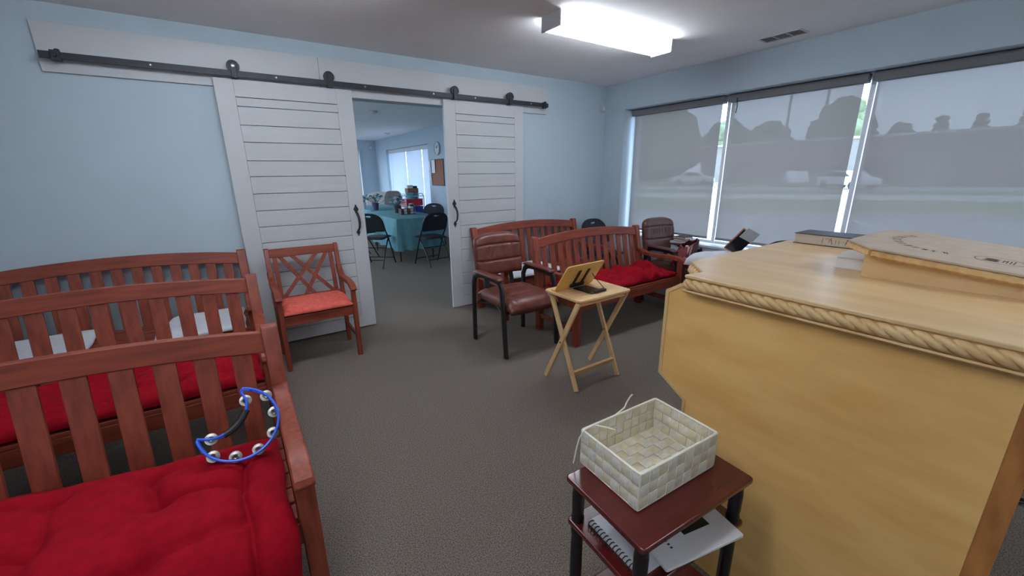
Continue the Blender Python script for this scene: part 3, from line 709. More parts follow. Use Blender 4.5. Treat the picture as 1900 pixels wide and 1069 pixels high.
# ------------------------------------------------------------------ leather guest chairs
def leather_chair(label, loc, rz, W=0.57, m='leather', bw=0.48):
    t = thing('leather_armchair', label, 'chair', loc, rz, 'brown leather guest chairs')
    hw = W/2
    # origin: floor centre; front is -y
    for s in (-1, 1):
        x = s*(hw-0.02)
        pts = [(x, 0.25, 0.0), (x, 0.248, 0.30), (x, 0.240, 0.54), (x, 0.215, 0.598), (x, 0.16, 0.625), (x, 0.02, 0.632), (x, -0.12, 0.628), (x, -0.175, 0.612), (x, -0.205, 0.57), (x, -0.222, 0.40), (x, -0.255, 0.0)]
        MB().tube(pts, 0.027, 10, flat=0.62, up=(0, 1, 0)).build('side_frame', 'black', t)
        xa = x-s*0.005
        def top(u, v, xa=xa):
            y = -0.20+0.42*u; w_ = 0.038*(1-abs(2*u-1)**6*0.35)
            return (xa+(2*v-1)*w_, y, 0.642+0.018*(1-(2*v-1)**4)*(1-abs(2*u-1)**8)-0.03*max(0, 0.18-u)*2)
        def bot(u, v, xa=xa):
            p = top(u, v); return (p[0], p[1], 0.634-0.03*max(0, 0.18-u)*2)
        MB().pad(top, bot, 16, 8).build('arm_pad', m, t, smooth=180)
    for y, z in ((-0.20, 0.36), (0.20, 0.36)): MB().tube([(-hw+0.03, y, z), (hw-0.03, y, z)], 0.013, 8).build('cross_bar', 'black', t)
    for s in (-1, 1): MB().tube([(s*(hw-0.03), 0.2, 0.36), (s*(hw-0.10), 0.0, 0.385), (s*(hw-0.03), -0.2, 0.36)], 0.012, 8).build('seat_support', 'black', t)
    for s in (-1, 1): MB().bar((s*0.13, 0.20, 0.37), (s*0.13, 0.285, 0.66), 0.045, 0.012).build('back_bracket', 'black', t, 0.003)
    sw = min(hw-0.035, 0.255)
    def stop(u, v):
        X = (2*u-1); x = X*sw*(1-0.0*v); y = -0.315+0.55*v
        e = ((1-abs(X)**7)*(1-abs(2*v-1)**6))**0.5
        ins = math.exp(-((abs(X)-0.62)/0.05)**2)
        h = 0.095*e-0.012*ins*e-0.004*abs(nz(X*6, v*3, 4))*e
        if abs(X) < 0.6:
            for vv in (0.34, 0.66): h -= 0.012*math.exp(-((v-vv)/0.03)**2)*e
            h += 0.004*math.sin(X*34)*math.exp(-((v-0.5)/0.13)**2)
        front = max(0, 0.2-v)
        return (x, y-0.02*(1-X*X)*(1-v), 0.398+h-1.0*front*front+0.02*(1-e))
    def sbot(u, v):
        X = 2*u-1; return (X*sw, -0.315+0.55*v-0.02*(1-X*X)*(1-v), 0.385+0.02*(1-((1-abs(X)**7)*(1-abs(2*v-1)**6))**0.5))
    MB().pad(stop, sbot, 40, 40).build('seat', m, t, smooth=180)
    hb = bw/2
    def bshape(u, v, s):
        X = 2*u-1; zz = 0.57+0.37*v
        wide = hb*(0.97+0.03*math.sin(v*PI))*(1-0.10*max(0, v-0.8)**2*25*0.4)
        x = X*wide; zt = zz-0.05*max(0, v-0.6)*(abs(X)**4)*2.0
        e = ((1-abs(X)**8)*(1-abs(2*v-1)**9))**0.5
        yc = 0.285+0.10*(v-0.5)*0.55-0.03*X*X
        th = 0.055*e
        if s > 0:
            th2 = th
            for vv in (0.36, 0.74): th2 -= 0.014*math.exp(-((v-vv-0.02*X*X)/0.02)**2)*e
            if 0.36 < v < 0.74 and abs(X) < 0.55: th2 += 0.007*math.sin(X*30+2.5*nz(X*3, v*4, 2))*math.exp(-((v-0.6)/0.1)**2)
            th2 -= 0.008*math.exp(-((abs(X)-0.58)/0.04)**2)*e*(1 if 0.36 < v < .74 else 0.2)
            return (x, yc-th2, zt)
        return (x, yc+th*0.8, zt)
    MB().pad(lambda u, v: bshape(u, v, 1), lambda u, v: bshape(u, v, -1), 44, 44).build('backrest', m, t, smooth=180)
    return t
leather_chair('brown leather armchair with black legs beside the tray table', (1.91, 2.785, 0), 0.0)
leather_chair('darker brown leather armchair squeezed between the bench and the window', (3.965, 2.66, 0), math.radians(-8), 0.41, 'leather2', 0.46)

# ------------------------------------------------------------------ folding tray table and book stand
tt = thing('tray_table', 'small pine folding tray table with crossed legs', 'table', (1.955, 1.955, 0)); of = (1.955, 1.955, 0)
MB().prism([(x-1.955, y-1.955) for x, y in rrect(1.712, 2.198, 1.772, 2.138, 0.03)], 'z', 0.648, 0.666).build('table_top', 'pine', tt, 0.004)
for s, xo in ((-1, 1.727), (1, 2.175)):
    MB().bar((xo-1.955, 2.12-1.955, 0.004), (xo-1.955, 1.80-1.955, 0.645), 0.018, 0.034).build('outer_leg', 'pine_y', tt, 0.003)
    xi = xo-s*0.021
    MB().bar((xi-1.955, 1.815-1.955, 0.004), (xi-1.955, 2.10-1.955, 0.645), 0.018, 0.034).build('inner_leg', 'pine_y', tt, 0.003)
    MB().lathe([(0.005, -0.024), (0.005, 0.024)], ((xo+xi)/2-1.955, 1.9575-1.955, 0.325), 8, 'x').build('pivot_bolt', 'iron', tt)
def lerp(p, q, t): return tuple(p[i]+(q[i]-p[i])*t for i in range(3))
yi = 1.815+(2.10-1.815)*0.17-1.955
MB().bar((1.76-1.955, yi, 0.115), (2.142-1.955, yi, 0.115), 0.018, 0.042, (0, 1, 0.4)).build('foot_rail', 'pine', tt, 0.002)
yo = 2.12+(1.80-2.12)*0.17-1.955
MB().bar((1.735-1.955, 2.085-1.955, 0.63), (2.165-1.955, 2.085-1.955, 0.63), 0.02, 0.03, (0, 1, 0)).build('top_bar', 'pine', tt, 0.002)
MB().bar((1.735-1.955, 1.815-1.955, 0.63), (2.165-1.955, 1.815-1.955, 0.63), 0.02, 0.03, (0, 1, 0)).build('top_bar', 'pine', tt, 0.002)
bs = thing('book_stand', 'bamboo book stand with black metal easel back on the tray table', 'stand', (1.90, 2.0, 0.666), math.radians(3))
dn = Vector((0, -0.12, 0.185)).normalized()      # up the board
bn = Vector((1, 0, 0)).cross(dn)                  # normal
def bp(u, v, n): return Vector((u, 0.045, 0.008))+dn*v+bn*n
poly = [(x, y) for x, y in rrect(-0.18, 0.18, 0.0, 0.225, 0.02)]
vs = [bp(u, v, 0) for u, v in poly]+[bp(u, v, 0.009) for u, v in poly]; N = len(poly)
MB().add(vs, [tuple(range(N)), tuple(range(2*N-1, N-1, -1))]+[(i, (i+1) % N, N+(i+1) % N, N+i) for i in range(N)]).build('board', 'bamboo', bs, 0.0015)
MB().obox((0, 0.062, 0.006), (0.17, 0, 0), (0, 0.022, 0), (0, 0, 0.006)).build('ledge', 'bamboo', bs, 0.002)
sgn = -1 if bp(0, 0.1, 0.009).y > bp(0, 0.1, 0).y else 1
nb = 0.0 if sgn < 0 else 0.009
for u0 in (-0.035, 0.05):
    MB().obox(bp(u0, 0.105, nb+sgn*0.004), Vector((0.011, 0, 0)), dn*0.07, bn*0.004).build('easel_arm', 'black', bs, 0.003)
MB().obox(bp(0.008, 0.035, nb+sgn*0.007), Vector((0.065, 0, 0)), dn*0.013, bn*0.007).build('easel_hinge', 'black', bs, 0.003)
MB().obox((0.035, -0.07, 0.006), (0.062, 0, 0), (0, 0.085, 0), (0, 0, 0.004)).build('easel_foot', 'black', bs, 0.003)
MB().obox((0.06, -0.152, 0.010), (0.055, 0.0, 0), (0, 0.010, 0), (0, 0, 0.008)).build('toothed_bar', 'black', bs, 0.002)
w0 = bp(0.11, 0.12, nb+sgn*0.004)
MB().tube([w0, w0+Vector((0.01, -0.02, -0.03)), Vector((0.125, -0.13, 0.014)), Vector((0.05, -0.14, 0.016))], 0.0028, 6).build('wire_prop', 'black', bs)

# ------------------------------------------------------------------ pulpit
PX = 1.25
pl = thing('pulpit', 'large maple pulpit with carved rope edge and raised reading desk', 'pulpit', (1.89, 0.4, 0)); of = (1.89, 0.4, 0)
prof = [(0.022, 0), (0.74, 0), (0.74, 0.65), (0.8475, 0.714), (0.8475, 1.035), (0.79, 1.072), (0.76, 1.075), (0.022, 1.075)]
for xa, xb in ((PX, PX+0.022), (2.53-0.022, 2.53)):
    MB().prism(prof, 'x', xa, xb).build('side_panel', 'maple', pl, 0.0012, off=of)
# solid wood edging around the wing and the raw rear edge strip
for xa, xb in ((PX-0.003, PX+0.025), (2.53-0.025, 2.533)):
    ed = MB()
    pth = [(0.745, 0.0), (0.745, 0.645), (0.8555, 0.711), (0.8555, 1.038), (0.80, 1.074)]
    inn = [(0.733, 0.0), (0.733, 0.653), (0.8425, 0.7185), (0.8425, 1.031), (0.79, 1.0655)]
    ed.prism(pth+inn[::-1], 'x', xa, xb); ed.build('edge_banding', 'maplerope', pl, 0.001, off=of)
rg = random.Random(5)
rag = [(0.026+rg.uniform(-0.004, 0.006), z) for z in np.linspace(1.07, 0.0, 40)]
MB().prism([(-0.016, 0), (-0.016, 1.072)]+[(y, z) for y, z in rag], 'x', PX+0.0022, PX+0.021).build('chipped_edge', 'mapleedge', pl, 0.0, off=of)
MB().prism([(-0.016, 0), (-0.016, 1.072), (0.03, 1.072), (0.03, 0)], 'x', 2.51, 2.528).build('rear_edge', 'mapleedge', pl, 0.001, off=of)
B(PX+0.023, 2.507, 0.705, 0.727, 0.02, 1.072).build('front_panel', 'maple', pl, 0.001, off=of)
B(PX+0.023, 2.507, 0.03, 0.70, 0.52, 0.54).build('inner_shelf', 'maple', pl, 0.001, off=of)
# table top outline, counter-clockwise from above
out = [(1.222, -0.03), (2.558, -0.03), (2.558, 0.772), (2.478, 0.760), (2.352, 0.885), (1.434, 0.885), (1.308, 0.760), (1.222, 0.772)]
MB().prism(out, 'z', 1.103, 1.115).build('top_board', 'mapletop', pl, 0.003, off=of)
inn = [(1.2285, -0.022), (2.5515, -0.022), (2.5515, 0.765), (2.476, 0.754), (2.35, 0.878), (1.436, 0.878), (1.31, 0.754), (1.2285, 0.765)]
MB().prism(inn, 'z', 1.055, 1.103).build('top_frame', 'maplerope', pl, 0.0, off=of)
sec = [(-0.004, 0.0), (0.006, 0.0), (0.010, 0.004), (0.006, 0.008), (-0.004, 0.008)]
MB().sweep([(p[0], p[1], 1.055) for p in inn], sec, closed=True).build('lower_bead', 'maplerope', pl, off=of)
def rope(name, p, q, r, turns, lobes, amp, parent, off, n=20, seg=6, kind='rope'):
    p, q = Vector(p), Vector(q); d = q-p; L = d.length; ax = d/L
    s1 = Vector((0, 0, 1)); s2 = ax.cross(s1).normalized(); s1 = s2.cross(ax)
    m = max(8, int(turns*lobes*seg)); vs = []
    for i in range(m+1):
        t = i/m
        for k in range(n):
            a = 2*PI*k/n
            if kind == 'rope': rr = r*(1.04-amp*(1-abs(math.cos(a*lobes/2-PI*turns*lobes*t)))**1.6)
            else: rr = r*(1+amp*math.cos(3*a+2*PI*turns*t)*math.cos(3*a-2*PI*turns*t))
            vs.append(p+d*t+(s1*math.cos(a)+s2*math.sin(a))*rr)
    fs = [(i*n+k, i*n+(k+1) % n, (i+1)*n+(k+1) % n, (i+1)*n+k) for i in range(m) for k in range(n)]
    fs += [tuple(range(n-1, -1, -1)), tuple(m*n+k for k in range(n))]
    return MB().add(vs, fs).build(name, 'maplerope', parent, smooth=60, off=off)
rl = [(p[0], p[1], 1.083) for p in inn]
for i in range(len(rl)):
    p, q = Vector(rl[i]), Vector(rl[(i+1) % len(rl)])
    rope('rope_molding', p, q, 0.0175, max(1, (q-p).length/0.096), 3, 0.42, pl, of, n=28, seg=12)
# raised desk: sloping box and board
def zs(y): return 1.215+(y-0.41)*0.10
box = MB()
bx0, bx1, by0, by1 = 1.655, 2.125, -0.02, 0.425
f0 = lambda y: 1.649+(0.411-y)*0.09
vs = []
for (x, y) in ((f0(by1), by1), (f0(by0), by0), (3.78-f0(by0), by0), (3.78-f0(by1), by1)): vs += [(x, y, 1.1145), (x, y, zs(y)-0.028)]
box.add(vs, [(0,2,4,6),(1,7,5,3),(0,1,3,2),(2,3,5,4),(4,5,7,6),(6,7,1,0)])
box.build('desk_box', 'mapletop', pl, 0.001, off=of)
bo = [(1.655, -0.05), (2.125, -0.05), (2.16, -0.02), (2.16, 0.41), (2.085, 0.488), (1.695, 0.488), (1.615, 0.408), (1.655, -0.02)]
vs = [(x, y, zs(y)-0.006) for x, y in bo]+[(x, y, zs(y)) for x, y in bo]; N = len(bo)
MB().add(vs, [tuple(range(N-1, -1, -1)), tuple(range(N, 2*N))]+[(i, (i+1) % N, N+(i+1) % N, N+i) for i in range(N)]).build('desk_board', 'kraft', pl, 0.001, off=of)
cx_, cy_ = 1.89, 0.22
inb = [(cx_+(x-cx_)*0.972, cy_+(y-cy_)*0.972) for x, y in bo]
vs = [(x, y, zs(y)-0.029) for x, y in inb]+[(x, y, zs(y)-0.006) for x, y in inb]
MB().add(vs, [tuple(range(N-1, -1, -1)), tuple(range(N, 2*N))]+[(i, (i+1) % N, N+(i+1) % N, N+i) for i in range(N)]).build('desk_frame', 'maplerope', pl, off=of)
for i in range(N):
    p, q = inb[i], inb[(i+1) % N]; P = Vector((p[0], p[1], zs(p[1])-0.0175)); Q = Vector((q[0], q[1], zs(q[1])-0.0175))
    rope('braid_molding', P, Q, 0.0108, max(1, (Q-P).length/0.045), 3, 0.22, pl, of, n=18, seg=12, kind='braid')
# faint print on the board: lettering strokes along an arc and an oval crest
pr = MB()
def flat(x, y, a, lx, ly): 
    c, s_ = math.cos(a), math.sin(a); P = []
    for dx, dy in ((-lx, -ly), (lx, -ly), (lx, ly), (-lx, ly)): X, Y = x+dx*c-dy*s_, y+dx*s_+dy*c; P.append((X, Y, zs(Y)+0.0006))
    pr.add(P, [(0, 1, 2, 3)])
rg = random.Random(3)
for i in range(13):
    a = math.radians(195-i*11.5); x, y = 1.93+0.145*math.cos(a)*1.15, 0.30+0.115*math.sin(a)
    flat(x, y, a, 0.013, 0.0022)
    if i % 2 == 0: flat(x+0.006*math.cos(a+1.57), y+0.006*math.sin(a+1.57), a, 0.012, 0.002)
    flat(x-0.009*math.cos(a), y-0.009*math.sin(a), a+PI/2, 0.006, 0.002)
pr.build('arc_lettering', 'ink', pl, smooth=0, off=of)
pr = MB()
for i in range(36):
    a = 2*PI*i/36; flat(1.80+0.055*math.cos(a), 0.16+0.05*math.sin(a), a+PI/2, 0.0055, 0.0012)
for i in range(6): flat(1.772+i*0.009, 0.176, PI/2, 0.012+0.004*(i % 2), 0.0022)
for i in range(4): flat(1.80, 0.132+i*0.007, 0, 0.03-0.004*i, 0.0014)
flat(1.81, 0.15, 0, 0.006, 0.004)
pr.build('oval_crest', 'ink', pl, smooth=0, off=of)

# ------------------------------------------------------------------ books on the pulpit
def book(name, label, loc, rz, w, d, h, cover, pages='pages', over=0.004, marks=None, cat='book', ct=0.003):
    t = thing(name, label, cat, loc, rz)
    B(-w/2, w/2, -d/2, d/2, 0, ct).build('back_cover', cover, t, 0.001)
    B(-w/2, w/2, -d/2, d/2, h-ct, h).build('front_cover', cover, t, 0.001)
    B(-w/2+over, w/2-over, -d/2+over, d/2-over, ct, h-ct).build('page_block', pages, t)
    B(w/2-0.002, w/2+0.002, -d/2, d/2, 0, h).build('spine', cover, t, 0.001)
    if marks:
        mk = MB()
        for (y, z, ly, lz, tilt) in marks: mk.obox((-w/2+over-0.0003, y, z), (0.0002, 0, 0), (0, ly*math.cos(tilt), ly*math.sin(tilt)), (0, -lz*math.sin(tilt), lz*math.cos(tilt)))
        mk.build('edge_lettering', 'ink', t, smooth=0)
    return t
mk = [(0.01, 0.024, 0.0008, 0.013, 0.1), (-0.008, 0.033, 0.010, 0.0008, 0), (-0.016, 0.024, 0.0008, 0.009, 0.3), (-0.024, 0.024, 0.0012, 0.014, -0.25), (-0.04, 0.022, 0.0007, 0.010, 0), (-0.052, 0.022, 0.0007, 0.010, 0), (-0.078, 0.024, 0.0009, 0.013, 0.2), (-0.085, 0.024, 0.0009, 0.013, -0.2), (-0.081, 0.022, 0.004, 0.0008, 0)]
book('hardback_book', 'thick dark covered book lying on the pulpit beyond the small white book', (2.265, 0.715, 1.1152), 0.0, 0.16, 0.25, 0.048, 'darkcover', marks=mk)
book('small_book', 'small white paperback book lying against the raised pulpit desk', (1.83, 0.492, 1.1152), math.radians(6), 0.185, 0.092, 0.038, 'paper', 'paper', over=0.006, ct=0.0012)

# ------------------------------------------------------------------ end table
ta = math.radians(-3.5)
et = thing('end_table', 'small dark mahogany end table with shelves, in front of the pulpit', 'table', (0.898, 0.579, 0), ta)
EW, ED = 0.228, 0.147
for z, k, nm in ((0.582, 1.0, 'table_top'), (0.43, 0.97, 'shelf'), (0.12, 0.97, 'shelf')):
    pts = rrect(-EW*k, EW*k, -ED*k, ED*k, 0.012)
    mb = MB(); mb.prism(pts, 'z', z, z+0.018); mb.build(nm, 'mahog', et, 0.005, 3)
for sx in (-1, 1):
    for sy in (-1, 1):
        x, y = sx*(EW-0.030), sy*(ED-0.028)
        pr_ = [(0.014, 0), (0.018, 0.01), (0.018, 0.10), (0.015, 0.12)]
        MB().lathe([(0.013, 0), (0.0185, 0.012), (0.0185, 0.118), (0.0185, 0.12)], (x, y, 0), 14).build('foot', 'blackwood', et)
        MB().lathe([(0.0185, 0.138), (0.0195, 0.15), (0.0165, 0.17), (0.0185, 0.20), (0.0185, 0.36), (0.0165, 0.39), (0.0195, 0.41), (0.0185, 0.43)], (x, y, 0), 14).build('lower_post', 'blackwood', et)
        MB().lathe([(0.0185, 0.448), (0.0195, 0.458), (0.0168, 0.472), (0.0185, 0.49), (0.0185, 0.545), (0.0168, 0.56), (0.0195, 0.572), (0.0185, 0.582)], (x, y, 0), 14).build('upper_post', 'blackwood', et)
# notebook and booklet on the shelf
nb_ = thing('spiral_notebook', 'white spiral notebook with black coil on the end table shelf', 'notebook', (0.845, 0.57, 0.449), math.radians(-4))
B(-0.13, 0.13, -0.10, 0.10, 0, 0.010).build('pages', 'paper', nb_, 0.001)
B(-0.13, 0.13, -0.10, 0.10, 0.0102, 0.0112).build('cover', 'offwhite', nb_, 0.0)
for i in range(16):
    y = -0.092+i*0.0122
    MB().tube([(-0.128+0.011*math.cos(a), y, 0.006+0.011*math.sin(a)) for a in [2*PI*k/12 for k in range(12)]], 0.0016, 6, closed=True).build('coil_ring', 'black', nb_)
bk = thing('white_booklet', 'glossy white booklet with a dark rectangle on its cover on the end table shelf', 'booklet', (0.925, 0.51, 0.4612), math.radians(-12))
mb = MB(); mb.prism(rrect(-0.14, 0.135, -0.095, 0.105, 0.006), 'z', 0, 0.008); mb.build('pages', 'paper', bk, 0.001)
B(-0.02, 0.075, -0.03, 0.005, 0.008, 0.0086).build('dark_print', 'black', bk, smooth=0)
for i in range(5): B(-0.085, -0.078, -0.05+i*0.011, -0.045+i*0.011, 0.008, 0.0085).build('print_dot', 'black', bk, smooth=0)

# ------------------------------------------------------------------ woven basket
ba = math.radians(-2.8)
bk = thing('woven_basket', 'cream woven strap basket standing empty on the end table', 'basket', (0.908, 0.633, 0.600), ba)
BW, BD, BH = 0.322, 0.222, 0.115
NC, NR, NZ = 9, 7, 3
cw, cd_, ch = BW/NC, BD/NR, (BH-0.006)/NZ
cell_cache = {}
def cell(kind, sx, sy):
    key = (kind, round(sx, 4), round(sy, 4))
    if key in cell_cache: return cell_cache[key]
    n = 4; 
    def tf(u, v): e = (1-(2*u-1)**6)*(1-(2*v-1)**6); return ((u-0.5)*sx, (v-0.5)*sy, 0.0008+0.0030*e)
    def bf(u, v): p = tf(u, v); return (p[0], p[1], 0.0012-p[2])
    o = MB().pad(tf, bf, n, n).build('weave_strap', kind, None, smooth=50)
    me = o.data; bpy.data.objects.remove(o); cell_cache[key] = me; return me
def put(kind, sx, sy, c, ex, ey):
    me = cell(kind, sx, sy); o = bpy.data.objects.new('weave_strap', me); col.objects.link(o); o.parent = bk
    ex, ey = Vector(ex), Vector(ey); en_ = ex.cross(ey)
    o.matrix_local = Matrix(((ex.x, ey.x, en_.x, c[0]), (ex.y, ey.y, en_.y, c[1]), (ex.z, ey.z, en_.z, c[2]), (0, 0, 0, 1)))
for k in range(NZ):
    z = 0.004+ch*(k+0.5)
    for i in range(NC):
        x = -BW/2+cw*(i+0.5); q = (i+k) % 2
        for s in (-1, 1):
            put('strapA' if q else 'strapB', cw*1.0, ch*1.0, (x, s*(BD/2+(0.0012 if q else 0)), z), (s*-1, 0, 0) if s > 0 else (1, 0, 0), (0, 0, 1))
    for i in range(NR):
        y = -BD/2+cd_*(i+0.5); q = (i+k+1) % 2
        for s in (-1, 1):
            put('strapA' if q else 'strapB', cd_*1.0, ch*1.0, (s*(BW/2+(0.0012 if q else 0)), y, z), (0, s, 0), (0, 0, 1))
for i in range(NC):
    for j in range(NR):
        q = (i+j) % 2; put('strapA' if q else 'strapB', cw*1.0, cd_*1.0, (-BW/2+cw*(i+0.5), -BD/2+cd_*(j+0.5), 0.003+(0.001 if q else 0)), (1, 0, 0), (0, 1, 0))
MB().tube([(x, y, BH) for x, y in rrect(-BW/2, BW/2, -BD/2, BD/2, 0.006, 2)], 0.0036, 8, closed=True).build('rim_wire', 'cord', bk)
MB().tube([(x, y, 0.004) for x, y in rrect(-BW/2, BW/2, -BD/2, BD/2, 0.006, 2)], 0.0028, 8, closed=True).build('base_wire', 'cord', bk)
for x in (-1, 1):
    for y in (-1, 1): MB().tube([(x*BW/2, y*BD/2, 0.004), (x*BW/2, y*BD/2, BH)], 0.0026, 6).build('corner_wire', 'cord', bk)
# loose ties
MB().tube([(-0.02, BD/2+0.003, BH), (0.02, BD/2+0.006, BH+0.01), (0.035, BD/2+0.012, BH+0.02), (0.045, BD/2+0.008, BH+0.04), (0.048, BD/2+0.002, BH+0.05)], 0.0022, 6).build('tie_cord', 'cord', bk)
MB().tube([(-BW/2-0.004, BD/2-0.01, BH+0.001), (-BW/2+0.004, BD/2-0.012, BH+0.009), (-BW/2+0.03, BD/2-0.018, BH+0.016), (-BW/2+0.055, BD/2-0.04, BH+0.012), (-BW/2+0.075, BD/2-0.06, BH+0.006)], 0.0022, 6).build('tie_cord', 'cord', bk)
MB().tube([(-BW/2-0.004, BD/2-0.01, BH), (-BW/2-0.012, BD/2-0.004, BH-0.02), (-BW/2-0.018, BD/2+0.0, 0.06), (-BW/2-0.022, BD/2+0.004, 0.02), (-BW/2-0.024, BD/2+0.006, 0.004)], 0.0022, 6).build('tie_cord', 'cord', bk)

# cable coil on the floor behind the pulpit
cc = MB(); pts = []
for i in range(70):
    a = 2*PI*i/23; r = 0.10+0.012*math.sin(i*0.7); pts.append((2.76+r*math.cos(a)*0.9, 0.03+r*math.sin(a), 0.008+0.005*(i/23)))
pts += [(2.9, -0.2, 0.008), (3.2, -0.5, 0.008)]
tag(MB().tube(pts, 0.006, 6).build('cable_coil', 'black'), 'black cable coiled on the carpet behind the pulpit', 'cable')

# ------------------------------------------------------------------ folding chairs
def folding_chair(label, loc, rz, group='black folding chairs'):
    t = thing('folding_chair', label, 'chair', loc, rz, group)
    # front is -y ; back top 0.86
    hw = 0.215
    for s in (-1, 1):
        pts = [(s*hw, -0.22, 0.0), (s*hw, -0.10, 0.26), (s*hw, 0.0, 0.46), (s*hw, 0.10, 0.60)]
        MB().tube(pts, 0.011, 8).build('front_leg', 'black', t)
        MB().tube([(s*(hw-0.025), 0.26, 0.0), (s*(hw-0.025), 0.12, 0.24), (s*(hw-0.025), -0.05, 0.44)], 0.011, 8).build('rear_leg', 'black', t)
    loop = [(-hw, 0.10, 0.60)]
    for i in range(13):
        a = PI-PI*i/12; x = hw*math.copysign(abs(math.cos(a))**0.75, math.cos(a)); zz = 0.68+0.175*abs(math.sin(a))**0.8
        loop.append((x, 0.10+(zz-0.60)*0.42, zz))
    loop.append((hw, 0.10, 0.60))
    MB().tube(loop, 0.011, 8).build('back_loop', 'black', t)
    # padded back, two halves around the hand slot
    def yb(z): return 0.10+(z-0.60)*0.42
    P = []
    slot = [(-0.055, 0.812), (-0.03, 0.800), (0, 0.796), (0.03, 0.800), (0.055, 0.812), (0.03, 0.822), (0, 0.825), (-0.03, 0.822)]
    n = 12
    top = [(hw*0.96*math.copysign(abs(math.cos(PI-PI*i/n))**0.75, math.cos(PI-PI*i/n)), 0.68+0.168*abs(math.sin(PI*i/n))**0.8) for i in range(n+1)]
    left = [p for p in top if p[0] <= 1e-6][:]; right = [p for p in top if p[0] >= -1e-6]
    left[-1] = (0, left[-1][1]); right[0] = (0, right[0][1])
    lp = left+[(0, 0.825), (-0.03, 0.822), (-0.055, 0.812), (-0.03, 0.800), (0, 0.796), (0, 0.565), (-hw*0.9, 0.565), (-hw*0.96, 0.60)]
    rp_ = right+[(hw*0.96, 0.60), (hw*0.9, 0.565), (0, 0.565), (0, 0.796), (0.03, 0.800), (0.055, 0.812), (0.03, 0.822), (0, 0.825)]
    mb = MB()
    for pl_ in (lp, rp_):
        N_ = len(pl_)
        mb.add([(x, yb(z)-0.014, z) for x, z in pl_]+[(x, yb(z)+0.010, z) for x, z in pl_],
               [tuple(range(N_)), tuple(range(2*N_-1, N_-1, -1))]+[(i, (i+1) % N_, N_+(i+1) % N_, N_+i) for i in range(N_)])
    mb.build('backrest', 'blackfab', t, 0.0, smooth=25)
    st_ = lambda u, v: (((u-.5)*0.40)*(1-0.06*(1-v)), -0.235+0.40*v, 0.452+0.030*((1-(2*u-1)**6)*(1-(2*v-1)**6))**0.5)
    sb_ = lambda u, v: (((u-.5)*0.40)*(1-0.06*(1-v)), -0.235+0.40*v, 0.440)
    MB().pad(st_, sb_, 14, 14).build('seat', 'blackfab', t, smooth=180)
    for p, q in (((-hw, -0.175, 0.10), (hw, -0.175, 0.10)), ((-hw+.025, 0.19, 0.12), (hw-.025, 0.19, 0.12)), ((-hw+.025, 0.075, 0.30), (hw-.025, 0.075, 0.30))):
        MB().tube([p, q], 0.008, 6).build('cross_bar', 'black', t)
    return t
folding_chair('black folding chair in the corner behind the wooden benches', (3.85, 3.62, 0), 0.0)
folding_chair('black folding chair by the window, only its top showing over the pulpit', (3.70, 1.50, 0), -PI/2)
folding_chair('black folding chair at the near end of the teal table', (2.63, 6.22, 0), PI+0.12)
folding_chair('black folding chair at the left side of the teal table, nearer the doorway', (1.86, 6.70, 0), 2.45)
folding_chair('black folding chair at the left side of the teal table, second from the doorway', (1.84, 7.55, 0), PI/2+0.1)
folding_chair('black folding chair at the right side of the teal table', (3.30, 7.75, 0), -0.75)

# ------------------------------------------------------------------ things by the window
bg_ = thing('tote_bag', 'slumped plaid and maroon tote bag on the darker leather chair', 'bag', (3.88, 2.50, 0.475), math.radians(-10))
def bag(u, v, s):
    a = 2*PI*u; r1 = 0.15+0.02*math.sin(3*a+1); r2 = 0.085+0.015*math.sin(2*a)
    sq = (1-0.30*v*v)
    x = r1*math.cos(a)*sq+0.03*v; y = r2*math.sin(a)*sq-0.05*v+0.012*math.sin(9*a)*v*v
    return (x, y, 0.0+0.25*v+0.03*v*math.cos(a)+0.012*math.sin(7*a)*v*v)
vs = []; NU, NV = 36, 12
for j in range(NV+1):
    for i in range(NU): vs.append(bag(i/NU, j/NV, 1))
fs = [(j*NU+i, j*NU+(i+1) % NU, (j+1)*NU+(i+1) % NU, (j+1)*NU+i) for j in range(NV) for i in range(NU)]+[tuple(range(NU-1, -1, -1))]
o = MB().add(vs, fs).build('bag_body', 'maroon', bg_, smooth=180)
so = o.modifiers.new('thickness', 'SOLIDIFY'); so.thickness = 0.004
vs = []
for j in range(9):
    for i in range(10): u = 0.44+0.28*i/9; p = Vector(bag(u, 0.25+0.75*j/8, 1)); c = Vector((0.02, -0.02, p.z)); q = p+(p-c).normalized()*0.006; vs.append(q)
fs = [(j*10+i, j*10+i+1, (j+1)*10+i+1, (j+1)*10+i) for j in range(8) for i in range(9)]
o = MB().add(vs, fs).build('plaid_panel', 'plaid', bg_, smooth=180); so = o.modifiers.new('thickness', 'SOLIDIFY'); so.thickness = 0.003
MB().tube([(-0.07, -0.06, 0.20), (-0.10, -0.10, 0.14), (-0.08, -0.13, 0.06), (-0.02, -0.13, 0.03), (0.02, -0.12, 0.08), (0.03, -0.09, 0.18)], 0.006, 6).build('handle', 'plaid', bg_)
b2 = thing('book_stack', 'maroon hardback book on top of the pile on the window sill', 'book', (4.235, 2.70, 0.7)) if False else None
book('sill_book', 'dark hardback book at the bottom of the pair on the window sill', (4.215, 2.735, 0.6765), math.radians(8), 0.11, 0.165, 0.026, 'darkcover')
book('sill_book', 'maroon hardback book on top of the pair on the window sill', (4.215, 2.74, 0.703), math.radians(-6), 0.12, 0.17, 0.024, 'maroon')
